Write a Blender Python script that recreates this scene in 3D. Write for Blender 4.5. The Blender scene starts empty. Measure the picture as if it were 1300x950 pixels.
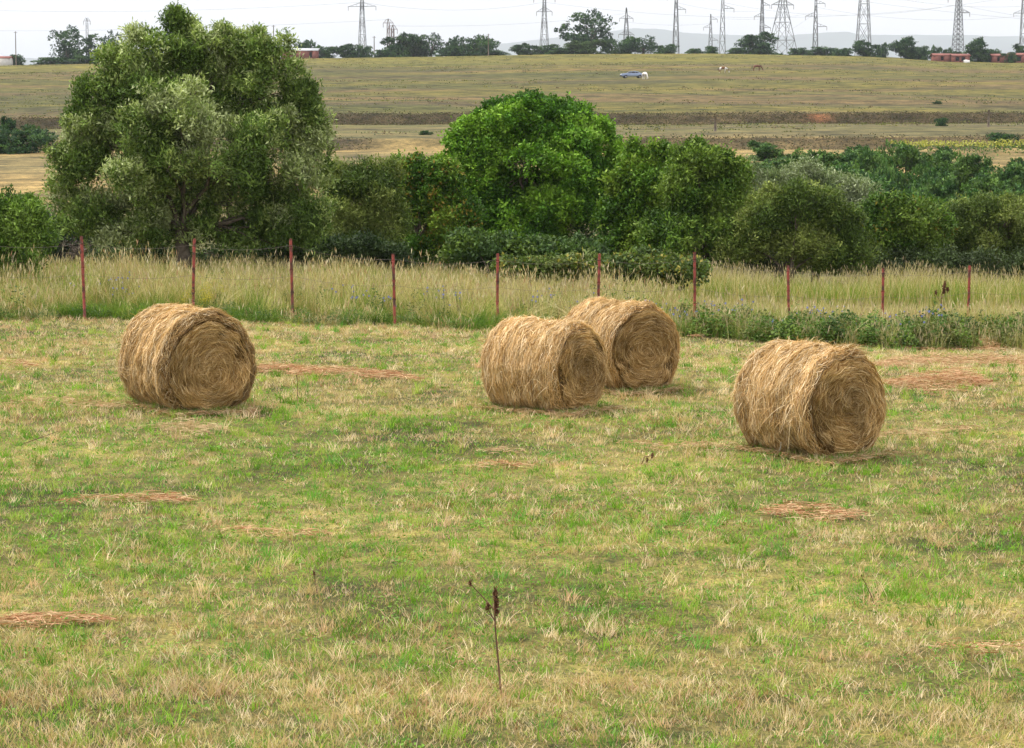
import bpy, bmesh, math, random
import numpy as np
from mathutils import Vector

rng = np.random.default_rng(7)
random.seed(7)
S = bpy.context.scene
C = S.collection
R = math.radians

# ------------------------------------------------------------------ camera
F = 2900.0                      # focal length in pixels of the 1300 px wide photograph
CAMZ = 4.0
PITCH = math.atan(325.0 / F)    # looking slightly down
cam_d = bpy.data.cameras.new('camera')
cam_d.sensor_width = 36.0
cam_d.lens = F / 1300.0 * 36.0
cam_d.clip_start = 0.5
cam_d.clip_end = 40000
cam = bpy.data.objects.new('camera', cam_d)
cam.location = (0, 0, CAMZ)
cam.rotation_euler = (math.pi / 2 - PITCH, 0, 0)
C.objects.link(cam)
S.camera = cam

# ------------------------------------------------------------------ sky, sun, exposure
SUN_EL, SUN_AZ = 60.0, -72.0    # hazy sun, high on the left (azimuth from +Y, negative = left)
w = bpy.data.worlds.new("World")
S.world = w
w.use_nodes = True
nt = w.node_tree
bg = nt.nodes['Background']
sky = nt.nodes.new('ShaderNodeTexSky')
sky.sky_type = 'NISHITA'
sky.sun_disc = False
sky.sun_elevation = R(SUN_EL)
sky.sun_rotation = R(SUN_AZ)
tc = nt.nodes.new('ShaderNodeTexCoord')
sep = nt.nodes.new('ShaderNodeSeparateXYZ')
nt.links.new(tc.outputs['Generated'], sep.inputs[0])
ramp = nt.nodes.new('ShaderNodeMapRange')          # overcast: brighter towards the zenith
ramp.inputs['From Min'].default_value = 0.0
ramp.inputs['From Max'].default_value = 1.0
ramp.inputs['To Min'].default_value = 8.7
ramp.inputs['To Max'].default_value = 12.0
nt.links.new(sep.outputs['Z'], ramp.inputs['Value'])
mp = nt.nodes.new('ShaderNodeMapping')
mp.inputs['Scale'].default_value = (3.0, 3.0, 22.0)
nt.links.new(tc.outputs['Generated'], mp.inputs['Vector'])
cn = nt.nodes.new('ShaderNodeTexNoise')
cn.inputs['Scale'].default_value = 1.6
cn.inputs['Detail'].default_value = 5
nt.links.new(mp.outputs[0], cn.inputs['Vector'])
cr = nt.nodes.new('ShaderNodeMapRange')
cr.inputs['From Min'].default_value = 0.3
cr.inputs['From Max'].default_value = 0.7
cr.inputs['To Min'].default_value = 0.91
cr.inputs['To Max'].default_value = 1.05
nt.links.new(cn.outputs['Fac'], cr.inputs['Value'])
mul = nt.nodes.new('ShaderNodeMath'); mul.operation = 'MULTIPLY'
nt.links.new(ramp.outputs[0], mul.inputs[0]); nt.links.new(cr.outputs[0], mul.inputs[1])
cc = nt.nodes.new('ShaderNodeVectorMath'); cc.operation = 'SCALE'
cc.inputs[0].default_value = (1.0, 0.985, 0.995)
nt.links.new(mul.outputs[0], cc.inputs['Scale'])
mix = nt.nodes.new('ShaderNodeMixRGB')
mix.inputs[0].default_value = 0.9
nt.links.new(sky.outputs[0], mix.inputs[1])
nt.links.new(cc.outputs[0], mix.inputs[2])
nt.links.new(mix.outputs[0], bg.inputs['Color'])
bg.inputs['Strength'].default_value = 0.1

sl = bpy.data.lights.new('sun', 'SUN')
sl.energy = 2.6
sl.angle = R(8)
sl.color = (1.0, 0.94, 0.84)
so = bpy.data.objects.new('sun', sl)
az = R(SUN_AZ)
sdir = Vector((math.sin(az) * math.cos(R(SUN_EL)), math.cos(az) * math.cos(R(SUN_EL)), math.sin(R(SUN_EL))))
so.rotation_euler = sdir.to_track_quat('Z', 'Y').to_euler()
C.objects.link(so)

S.view_settings.view_transform = 'Standard'
S.view_settings.look = 'None'
S.view_settings.gamma = 1
S.view_settings.exposure = 0.68
S.view_settings.use_curve_mapping = False
S.cycles.max_bounces = 5
S.cycles.diffuse_bounces = 3
S.cycles.transparent_max_bounces = 6
S.cycles.volume_bounces = 0

# ------------------------------------------------------------------ helpers
def ray(px, py):
    a, b = (px - 650.0) / F, (475.0 - py) / F
    return np.array([a, math.cos(PITCH) + b * math.sin(PITCH), -math.sin(PITCH) + b * math.cos(PITCH)])

def at(px, py, Y):
    d = ray(px, py)
    return np.array([0, 0, CAMZ]) + d * (Y / d[1])

def sm(a, b, x):
    t = np.clip((np.asarray(x, float) - a) / (b - a), 0, 1)
    return t * t * (3 - 2 * t)

_tabs = {}
def noise(x, y, scale=1.0, seed=0):
    """smooth value noise 0..1"""
    x = np.asarray(x, float) / scale; y = np.asarray(y, float) / scale
    if seed not in _tabs:
        _tabs[seed] = np.random.default_rng(1000 + seed).random((256, 256))
    T = _tabs[seed]
    xi = np.floor(x).astype(int); yi = np.floor(y).astype(int)
    fx = x - xi; fy = y - yi
    fx = fx * fx * (3 - 2 * fx); fy = fy * fy * (3 - 2 * fy)
    a = T[xi & 255, yi & 255]; b = T[(xi + 1) & 255, yi & 255]
    c = T[xi & 255, (yi + 1) & 255]; d = T[(xi + 1) & 255, (yi + 1) & 255]
    return (a * (1 - fx) + b * fx) * (1 - fy) + (c * (1 - fx) + d * fx) * fy

def tag(o, label=None, cat=None, group=None, kind=None):
    if label: o['label'] = label
    if cat: o['category'] = cat
    if group: o['group'] = group
    if kind: o['kind'] = kind
    return o

def mesh_np(name, V, loops, starts, mat, cols=None, parent=None, smooth=False):
    """V (n,3); loops flat vertex ids; starts of each polygon; cols (n,3) per vertex"""
    me = bpy.data.meshes.new(name)
    V = np.ascontiguousarray(V, np.float32)
    me.vertices.add(len(V)); me.vertices.foreach_set('co', V.ravel())
    me.loops.add(len(loops)); me.loops.foreach_set('vertex_index', np.ascontiguousarray(loops, np.int32))
    me.polygons.add(len(starts)); me.polygons.foreach_set('loop_start', np.ascontiguousarray(starts, np.int32))
    if smooth:
        me.polygons.foreach_set('use_smooth', np.ones(len(starts), bool))
    me.update(calc_edges=True)
    if cols is not None:
        at_ = me.color_attributes.new('col', 'FLOAT_COLOR', 'POINT')
        cc_ = np.ones((len(V), 4), np.float32); cc_[:, :3] = cols
        at_.data.foreach_set('color', cc_.ravel())
    if mat: me.materials.append(mat)
    o = bpy.data.objects.new(name, me)
    C.objects.link(o)
    if parent: o.parent = parent
    return o

class MB:
    """collects polygons of mixed size for ONE mesh"""
    def __init__(s): s.V = []; s.L = []; s.S = []; s.C = []; s.n = 0; s.nl = 0
    def add(s, V, faces, cols=None):
        """faces (m,k) array or list"""
        V = np.asarray(V, float).reshape(-1, 3)
        faces = np.asarray(faces, int)
        m, k = faces.shape
        s.V.append(V); s.L.append((faces + s.n).ravel()); s.S.append(s.nl + np.arange(m) * k)
        if cols is None: cols = (0.5, 0.5, 0.5)
        s.C.append(np.broadcast_to(np.asarray(cols, float), V.shape))
        s.n += len(V); s.nl += m * k
        return s
    def shared(s, V, facelists, cols=None):
        """several face arrays over one vertex array"""
        V = np.asarray(V, float).reshape(-1, 3)
        for f in facelists:
            f = np.asarray(f, int); m, k = f.shape
            s.L.append((f + s.n).ravel()); s.S.append(s.nl + np.arange(m) * k); s.nl += m * k
        if cols is None: cols = (0.5, 0.5, 0.5)
        s.V.append(V); s.C.append(np.broadcast_to(np.asarray(cols, float), V.shape)); s.n += len(V)
        return s
    def box(s, c, size, rot=0.0, cols=None):
        x, y, z = [q / 2.0 for q in size]
        v = np.array([(-x, -y, -z), (x, -y, -z), (x, y, -z), (-x, y, -z), (-x, -y, z), (x, -y, z), (x, y, z), (-x, y, z)])
        ca, sa = math.cos(rot), math.sin(rot)
        v = np.stack([v[:, 0] * ca - v[:, 1] * sa, v[:, 0] * sa + v[:, 1] * ca, v[:, 2]], 1) + np.asarray(c, float)
        return s.add(v, [(0, 3, 2, 1), (4, 5, 6, 7), (0, 1, 5, 4), (1, 2, 6, 5), (2, 3, 7, 6), (3, 0, 4, 7)], cols)
    def tube(s, P, r, n=6, cols=None, caps=True):
        P = np.asarray(P, float); k = len(P)
        r = np.broadcast_to(np.asarray(r, float), (k,))
        T = np.gradient(P, axis=0); T /= np.linalg.norm(T, axis=1)[:, None] + 1e-9
        up = np.where(np.abs(T[:, 2:3]) > 0.9, [[1.0, 0, 0]], [[0, 0, 1.0]])
        A = np.cross(T, up); A /= np.linalg.norm(A, axis=1)[:, None] + 1e-9
        B = np.cross(T, A)
        th = np.arange(n) * 2 * math.pi / n
        V = P[:, None] + r[:, None, None] * (np.cos(th)[None, :, None] * A[:, None] + np.sin(th)[None, :, None] * B[:, None])
        i = np.arange(k - 1)[:, None] * n; j = np.arange(n)[None]; j2 = (j + 1) % n
        f = np.stack([i + j, i + j2, i + n + j2, i + n + j], -1).reshape(-1, 4)
        fl = [f]
        if caps: fl.append(np.arange(n)[None]); fl.append((np.arange(n)[::-1] + (k - 1) * n)[None])
        if cols is not None and np.ndim(cols) == 2: cols = np.repeat(np.asarray(cols), n, 0)
        return s.shared(V, fl, cols)
    def strands(s, P, side, wd, cols):
        """ribbons: P (n,k,3), side (n,3) unit, wd (n,), tapering to a point; cols (n,3) or (n,k,3)"""
        n, k, _ = P.shape
        tp = np.linspace(1, 0.15, k)[None, :, None]
        if side.ndim == 2: side = side[:, None, :]
        off = side * wd[:, None, None] * 0.5 * tp
        V = np.stack([P - off, P + off], 2).reshape(-1, 3)
        b = (np.arange(n) * 2 * k)[:, None] + (np.arange(k - 1) * 2)[None]
        f = np.stack([b, b + 1, b + 3, b + 2], -1).reshape(-1, 4)
        if cols.ndim == 2: cols = np.repeat(cols[:, None], k, 1)
        return s.add(V, f, np.repeat(cols, 2, 1).reshape(-1, 3))
    def leaves(s, P, ax, sd, ln, wd, cols):
        """diamond leaves, slightly folded"""
        n = len(P)
        a = ax * ln[:, None] * 0.5; b = sd * wd[:, None] * 0.5
        V = np.stack([P - a, P + b + a * 0.1, P + a, P - b + a * 0.1], 1).reshape(-1, 3)
        f = np.arange(n * 4).reshape(-1, 4)
        return s.add(V, f, np.repeat(cols, 4, 0))
    def build(s, name, mat, parent=None, smooth=False):
        return mesh_np(name, np.concatenate(s.V), np.concatenate(s.L), np.concatenate(s.S), mat,
                       np.concatenate(s.C), parent, smooth)

def unit(v):
    return v / (np.linalg.norm(v, axis=-1, keepdims=True) + 1e-9)

def empty(name, loc, rz=0):
    o = bpy.data.objects.new(name, None)
    o.location = loc; o.rotation_euler = (0, 0, rz); o.empty_display_size = 0.2
    C.objects.link(o)
    return o

def copy_tree(o, parent=None):
    c = o.copy(); C.objects.link(c)
    if parent: c.parent = parent
    for ch in [x for x in KIDS.get(o.name, [])]:
        copy_tree(ch, c)
    return c
KIDS = {}
def adopt(root, *kids):
    KIDS.setdefault(root.name, []).extend(kids)

# ------------------------------------------------------------------ materials
def principled(name):
    m = bpy.data.materials.new(name); m.use_nodes = True
    return m, m.node_tree, m.node_tree.nodes['Principled BSDF']

def mat_attr(name, rough=0.8, transl=0.0, spec=0.2, noise_scale=None, noise_amt=0.25, obj_rand=0.0):
    """colour from the mesh's own 'col' attribute, optional noise wear and translucency for leaves"""
    m, t, b = principled(name)
    a = t.nodes.new('ShaderNodeAttribute'); a.attribute_name = 'col'
    out = a.outputs['Color']
    if noise_scale:
        tcn = t.nodes.new('ShaderNodeTexCoord')
        n = t.nodes.new('ShaderNodeTexNoise'); n.inputs['Scale'].default_value = noise_scale; n.inputs['Detail'].default_value = 6
        t.links.new(tcn.outputs['Object'], n.inputs['Vector'])
        mr = t.nodes.new('ShaderNodeMapRange')
        mr.inputs['From Min'].default_value = 0.3; mr.inputs['From Max'].default_value = 0.7
        mr.inputs['To Min'].default_value = 1 - noise_amt; mr.inputs['To Max'].default_value = 1 + noise_amt
        t.links.new(n.outputs['Fac'], mr.inputs['Value'])
        vm = t.nodes.new('ShaderNodeVectorMath'); vm.operation = 'SCALE'
        t.links.new(out, vm.inputs[0]); t.links.new(mr.outputs[0], vm.inputs['Scale'])
        out = vm.outputs[0]
    t.links.new(out, b.inputs['Base Color'])
    b.inputs['Roughness'].default_value = rough
    b.inputs['Specular IOR Level'].default_value = spec
    if transl > 0:
        tr = t.nodes.new('ShaderNodeBsdfTranslucent')
        sc = t.nodes.new('ShaderNodeVectorMath'); sc.operation = 'MULTIPLY'
        sc.inputs[1].default_value = (1.1, 1.25, 0.6)
        t.links.new(out, sc.inputs[0]); t.links.new(sc.outputs[0], tr.inputs['Color'])
        ms = t.nodes.new('ShaderNodeMixShader'); ms.inputs[0].default_value = transl
        t.links.new(b.outputs[0], ms.inputs[1]); t.links.new(tr.outputs[0], ms.inputs[2])
        t.links.new(ms.outputs[0], t.nodes['Material Output'].inputs['Surface'])
    return m

def mat_noise(name, c1, c2, scale=5.0, rough=0.7, metal=0.0, spec=0.3, detail=6, stretch=(1, 1, 1), lo=0.35, hi=0.65):
    m, t, b = principled(name)
    tcn = t.nodes.new('ShaderNodeTexCoord'); mpn = t.nodes.new('ShaderNodeMapping')
    mpn.inputs['Scale'].default_value = stretch
    n = t.nodes.new('ShaderNodeTexNoise'); n.inputs['Scale'].default_value = scale; n.inputs['Detail'].default_value = detail
    t.links.new(tcn.outputs['Object'], mpn.inputs[0]); t.links.new(mpn.outputs[0], n.inputs['Vector'])
    r = t.nodes.new('ShaderNodeValToRGB')
    r.color_ramp.elements[0].position = lo; r.color_ramp.elements[1].position = hi
    r.color_ramp.elements[0].color = (*c1, 1); r.color_ramp.elements[1].color = (*c2, 1)
    t.links.new(n.outputs['Fac'], r.inputs[0]); t.links.new(r.outputs[0], b.inputs['Base Color'])
    b.inputs['Roughness'].default_value = rough; b.inputs['Metallic'].default_value = metal
    b.inputs['Specular IOR Level'].default_value = spec
    return m

M_leaf = mat_attr('leaf', rough=0.6, transl=0.2, spec=0.2)
M_grass = mat_attr('grass_blade', rough=0.7, transl=0.28, spec=0.08)
M_hay = mat_attr('hay', rough=0.8, transl=0.12, spec=0.08)
M_bark = mat_noise('bark', (0.06, 0.045, 0.03), (0.15, 0.12, 0.09), 9, 0.9)
M_post = mat_noise('red_rusty_paint', (0.08, 0.035, 0.025), (0.27, 0.055, 0.040), 7, 0.7, lo=0.38, hi=0.56)
M_wire = mat_noise('rusty_wire', (0.10, 0.07, 0.06), (0.22, 0.18, 0.16), 8, 0.6)
M_steel = mat_noise('galvanised_steel', (0.16, 0.17, 0.18), (0.28, 0.29, 0.30), 0.6, 0.55, metal=0.3)
M_rust = mat_noise('rust_brown_steel', (0.14, 0.09, 0.07), (0.22, 0.16, 0.13), 0.6, 0.7)
M_wood = mat_noise('old_pole_wood', (0.10, 0.08, 0.06), (0.2, 0.16, 0.12), 3, 0.9)

# ------------------------------------------------------------------ terrain
CREST_PX = np.array([-400, 0, 200, 400, 700, 900, 1100, 1200, 1300, 1700])
CREST_PY = np.array([86, 83, 79, 74, 69, 68, 72, 77.5, 79, 84])
CREST_Y = 700.0
_cx = np.array([at(p, q, CREST_Y)[0] for p, q in zip(CREST_PX, CREST_PY)])
_cz = np.array([at(p, q, CREST_Y)[2] for p, q in zip(CREST_PX, CREST_PY)])

def ground(x, y):
    x = np.asarray(x, float); y = np.asarray(y, float)
    z = np.interp(y, [-100, 58, 75, 105, 125, 150, 214, 219, 290, 294, 700],
                     [0, 0, -0.9, -2.2, -1.4, -0.3, 1.0, 1.95, 2.9, 4.15, 23.0])
    z = z - 0.75 * sm(-8, 10, x) * sm(34, 48, y) * (1 - sm(80, 130, y))
    z = z - 2.6 * sm(92, 115, y) * (1 - sm(150, 196, y)) * sm(.075, .13, x / np.maximum(y, 1))
    # undulation
    amp = sm(120, 320, y)
    z = z + amp * (1 - sm(640, 700, y) * 0.8) * ((noise(x + 500, y + 300, 60, 3) - .5) * 1.6 + (noise(x + 900, y + 10, 17, 4) - .5) * 0.35)
    # uneven banks
    # crest follows the skyline
    s = np.interp(x / np.maximum(y, 1) * CREST_Y, _cx, _cz)
    up = (s - 23.0) * sm(330, 700, y)
    z = z + up
    z = z + np.where(y > 700, -2.0 * sm(705, 900, y), 0)
    # rough heath mound behind the crest
    z = z + 2.2 * sm(720, 765, y) * (1 - sm(790, 900, y)) * sm(70, 100, x) * (1 - sm(125, 160, x))
    z = z - 25 * sm(1600, 4000, y)
    # near field micro relief
    near = 1 - sm(60, 90, y)
    z = z + near * ((noise(x + 60, y + 20, 2.3, 5) - .5) * 0.07 + (noise(x + 60, y + 20, 0.6, 6) - .5) * 0.03)
    return z

def bank_shift(x):
    return (noise(x + 700, x * 0 + 3, 35, 9) - .5) * 9

def hit(px, py):
    """where the sight line through a pixel first meets the ground"""
    d = ray(px, py)
    ys = np.concatenate([np.arange(8, 120, 0.05), np.arange(120, 900, 0.5)])
    X = d[0] / d[1] * ys; Z = CAMZ + d[2] / d[1] * ys
    g = ground(X, ys)
    i = np.argmax(Z <= g)
    if Z[i] > g[i]: i = len(ys) - 1
    return np.array([X[i], ys[i], g[i]])

def onground(x, y):
    return np.array([x, y, float(ground(x, y))])

def build_terrain():
    ys = np.concatenate([np.arange(-30, 62, 0.5), np.arange(62, 205, 2.0), np.arange(205, 300, 0.8),
                         np.arange(300, 690, 5.0), np.arange(690, 960, 8.0), np.geomspace(960, 24000, 44)])
    us = np.linspace(-1, 1, 261)
    Y, U = np.meshgrid(ys, us, indexing='ij')
    X = U * (0.42 * np.maximum(Y, 0) + 26)
    Yb = Y + np.where((Y > 196) & (Y < 320), bank_shift(X), 0)
    Z = ground(X, Yb)
    ny, nx = Y.shape
    V = np.stack([X, Y, Z], -1).reshape(-1, 3)
    i = np.arange(ny - 1)[:, None] * nx; j = np.arange(nx - 1)[None]
    f = np.stack([i + j, i + j + 1, i + nx + j + 1, i + nx + j], -1).reshape(-1, 4)
    # land use colours
    def L(c): return np.array(c)[None, None]
    n1 = noise(X + 4000, Y * 1.0 + 4000, 28, 11)[..., None]; n2 = noise(X * .4 + 4000, Y + 400, 9, 12)[..., None]
    n3 = noise(X * .25 + 4000, Y + 900, 14, 13)[..., None]
    near = L((0.19, 0.16, 0.075)) + 0 * n1
    verge = L((0.16, 0.14, 0.07)) + 0 * n1
    tan = L((0.27, 0.19, 0.115)) * (0.85 + .3 * n2)
    midc = L((0.165, 0.125, 0.085)) * (.8 + .4 * n2) * (1 - .35 * n3) + L((0.03, .045, .01)) * n3
    ma = sm(.38, .62, noise(X * .3 + 4000, Y + 300, 11, 17))[..., None]; mc = sm(.45, .7, noise(X * .22 + 4000, Y + 800, 7, 18))[..., None]
    upper = L((0.19, 0.155, 0.06)) * (1 - ma) + L((0.19, 0.13, 0.085)) * ma
    upper = upper * (1 - .6 * mc) + L((0.10, 0.105, 0.055)) * .6 * mc
    crest_ = sm(560, 640, Y)[..., None]; upper = (upper * (1 - .6 * crest_) + L((.25, .215, .06)) * .6 * crest_) * .82
    bank = L((0.075, 0.055, 0.045)) * (.7 + .6 * noise(X + 4000, Y, 6, 15)[..., None])
    def w_(a, b, c, d, v): return (sm(a, b, v) * (1 - sm(c, d, v)))[..., None]
    col = near
    wv = w_(44, 47, 5000, 6000, Y); col = col * (1 - wv) + verge * wv
    wv = sm(110, 130, Yb)[..., None]; col = col * (1 - wv) + tan * wv
    wv = sm(219, 221, Yb)[..., None]; col = col * (1 - wv) + midc * wv
    wv = sm(294, 296, Yb)[..., None]; col = col * (1 - wv) + upper * wv
    bankn = np.maximum(sm(.25, .5, noise(X + 50, Y * 0 + 7, 22, 16)), sm(8, 12, X) * .8)[..., None]
    wv = w_(213, 214.5, 218.5, 220, Yb) * bankn; col = col * (1 - wv) + bank * wv
    wv = w_(289, 290.5, 293.5, 295.5, Yb); col = col * (1 - wv * .95) + bank * wv * .95
    # red bare earth slip on the upper bank
    rc = at(1037, 154, 292)
    wv = (sm(289.5, 291, Yb) * (1 - sm(294, 295, Yb)) * np.exp(-((X - rc[0]) / 1.6) ** 2))[..., None]
    col = col * (1 - wv) + L((0.16, 0.07, 0.05)) * wv
    for y0, sg, am in ((238, 5, .5), (258, 11, .45), (276, 17, .35), (322, 21, .4), (352, 29, .35), (392, 33, .4), (430, 37, .3), (500, 43, .35)):
        yy = Y + (noise(X + 2000, X * 0 + sg, 30 + sg, sg) - .5) * 16
        wv = (np.exp(-((yy - y0) / (1.0 + y0 / 160)) ** 2) * sm(.35, .6, noise(X + 3000, X * 0 + sg, 14 + sg * .4, sg + 1)) * am)[..., None]
        col = col * (1 - wv) + L((.085, .08, .045)) * wv
    # heath behind crest
    wv = w_(705, 730, 1200, 1600, Y); col = col * (1 - wv) + L((0.13, 0.11, 0.055)) * wv
    m = mat_attr('land', rough=0.95, spec=0.1)
    t = m.node_tree; b = t.nodes['Principled BSDF']; a = [n for n in t.nodes if n.type == 'ATTRIBUTE'][0]
    tcn = t.nodes.new('ShaderNodeTexCoord')
    out = a.outputs['Color']
    for sc, amt, det, st in ((0.045, 0.22, 3, (.3, 1, 1)), (0.30, 0.62, 9, (.9, 1, 1)), (2.5, 0.4, 8, (1, 1, 1)), (28.0, .55, 4, (1, 1, 1))):
        mpn = t.nodes.new('ShaderNodeMapping'); mpn.inputs['Scale'].default_value = st
        n = t.nodes.new('ShaderNodeTexNoise'); n.inputs['Scale'].default_value = sc; n.inputs['Detail'].default_value = det
        n.inputs['Roughness'].default_value = 0.65
        t.links.new(tcn.outputs['Object'], mpn.inputs[0]); t.links.new(mpn.outputs[0], n.inputs['Vector'])
        r = t.nodes.new('ShaderNodeValToRGB')
        r.color_ramp.elements[0].position = .36; r.color_ramp.elements[1].position = .64
        lo, hi = 1 - amt, 1 + amt * .7
        r.color_ramp.elements[0].color = (lo * .93, lo * 1.03, lo, 1)
        r.color_ramp.elements[1].color = (min(hi * 1.0, 2), hi * .98, hi * .86, 1)
        t.links.new(n.outputs['Fac'], r.inputs[0])
        vm = t.nodes.new('ShaderNodeVectorMath'); vm.operation = 'MULTIPLY'
        t.links.new(out, vm.inputs[0]); t.links.new(r.outputs[0], vm.inputs[1]); out = vm.outputs[0]
    t.links.new(out, b.inputs['Base Color'])
    o = mesh_np('ground', V, f.ravel(), np.arange(len(f)) * 4, m, col.reshape(-1, 3), smooth=True)
    tag(o, kind='structure', label='mown hay field rising to terraced grassy hillside', cat='ground')
    return o
build_terrain()

# far mountains, in the haze
def mountain(name, Y0, depth, prof, seed, colr):
    px = np.array([p for p, q in prof]); py = np.array([q for p, q in prof])
    xs = np.linspace(-0.5, 0.5, 240) * Y0
    top = CAMZ + (150 - np.interp(xs / Y0 * F + 650, px, py)) / F * Y0
    top = top + (noise(xs + 9e4, xs * 0, 320, seed) - .5) * 16 + (noise(xs + 9e4, xs * 0, 110, seed + 1) - .5) * 6
    t = np.linspace(0, 1, 14)
    prof_t = np.sin(t * math.pi)
    X = np.repeat(xs[None], 14, 0); Yy = Y0 + (t[:, None] - .5) * depth + (noise(X + 9e4, X * 0 + 5, 500, seed) - .5) * 300
    Z = -30 + (top[None] + 30) * prof_t[:, None] ** 0.8 + (noise(X + 9e4, Yy + 9e4, 300, seed) - .5) * 30 * np.sin(t[:, None] * math.pi) * (np.abs(t[:, None] - .5) > .1)
    V = np.stack([X, Yy, Z], -1).reshape(-1, 3); nx = 240
    i = np.arange(13)[:, None] * nx; j = np.arange(nx - 1)[None]
    f = np.stack([i + j, i + j + 1, i + nx + j + 1, i + nx + j], -1).reshape(-1, 4)
    o = mesh_np(name, V, f.ravel(), np.arange(len(f)) * 4, mat_noise(name + '_cover', colr, tuple(c * 1.7 for c in colr), .004, .95), None, smooth=True)
    return tag(o, kind='structure')
mountain('mountains', 17000, 3500, [(-900, 80), (300, 75), (560, 68), (640, 58), (700, 50), (760, 43), (800, 38), (830, 39), (865, 44), (910, 47), (960, 46), (1000, 47), (1012, 44), (1068, 43.5), (1078, 47), (1140, 46), (1210, 46), (1260, 49), (1300, 47), (1700, 60), (2300, 70)], 21, (0.05, 0.07, 0.05))

# ------------------------------------------------------------------ mown field grass
def pick(cols, idx):
    return np.array(cols)[idx]

def blades(mb, x, y, h, wd, col, lean=0.35, curve=0.5, z0=-0.01):
    n = len(x)
    z = ground(x, y) + z0
    th = rng.random(n) * 2 * math.pi; ph = rng.random(n) * 2 * math.pi
    ln = np.abs(rng.normal(0, lean, n))
    d = np.stack([np.cos(ph) * ln, np.sin(ph) * ln, np.ones(n)], 1)
    P0 = np.stack([x, y, z], 1)
    k = np.array([0, .5, 1.0])
    P = P0[:, None] + d[:, None] * (h[:, None] * k)[:, :, None]
    bend = np.stack([np.cos(ph), np.sin(ph), -0.35 * np.ones(n)], 1) * (h * curve * rng.random(n))[:, None]
    P = P + bend[:, None] * (k ** 2)[None, :, None]
    side = np.stack([np.cos(th), np.sin(th), np.zeros(n)], 1)
    mb.strands(P, side, wd, col)

def field_sample(n, y0, y1, p=1.3, k=.262, m=2.6):
    """density falls off with distance"""
    ys = np.linspace(y0, y1, 400)
    pdf = (k * ys + m) * ys ** (-p); cdf = np.cumsum(pdf); cdf /= cdf[-1]
    y = np.interp(rng.random(n), cdf, ys)
    x = (rng.random(n) * 2 - 1) * (k * y + m)
    return x, y

def verge_front(x):
    return 45.0 + 0.13 * (x + 10) + (noise(x + 40, x * 0, 1.3, 31) - .5) * 1.1 + (noise(x + 40, x * 0, .4, 32) - .5) * .5

STRAW = [(0.66, 0.51, 0.34), (0.76, 0.61, 0.43), (0.54, 0.42, 0.21), (0.60, 0.40, 0.26), (0.40, 0.29, 0.13)]
GREEN = [(0.17, 0.34, 0.03), (0.25, 0.43, 0.045), (0.11, 0.24, 0.02), (0.36, 0.44, 0.09), (0.14, 0.33, 0.06)]
RUSSET = [(0.34, 0.18, 0.10), (0.24, 0.12, 0.06)]

def straw_mask(x, y):
    a = noise(x * .35 + 300, y + 300, 1.1, 41) * .35 + noise(x * .7 + 300, y + 80, .35, 42) * .35 + noise(x * .15 + 50, y * .5 + 300, 2.6, 43) * .3
    return a

def field_colors(x, y, bias=0.0):
    n = len(x)
    a = straw_mask(x, y) + bias
    # drier, paler towards the fence
    a = a + .10 * sm(31, 38, y)
    pr = sm(.22, .74, a)
    isw = rng.random(n) < pr * .66 + .10
    c = np.where(isw[:, None], pick(STRAW, rng.integers(0, 5, n)), pick(GREEN, rng.integers(0, 5, n)))
    rs = rng.random(n) < .035 + .12 * sm(.6, .8, noise(x * .3 + 99, y + 99, 1.1, 44))
    c = np.where(rs[:, None], pick(RUSSET, rng.integers(0, 2, n)), c)
    return c * (0.72 + .62 * rng.random((n, 1))), isw

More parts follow.
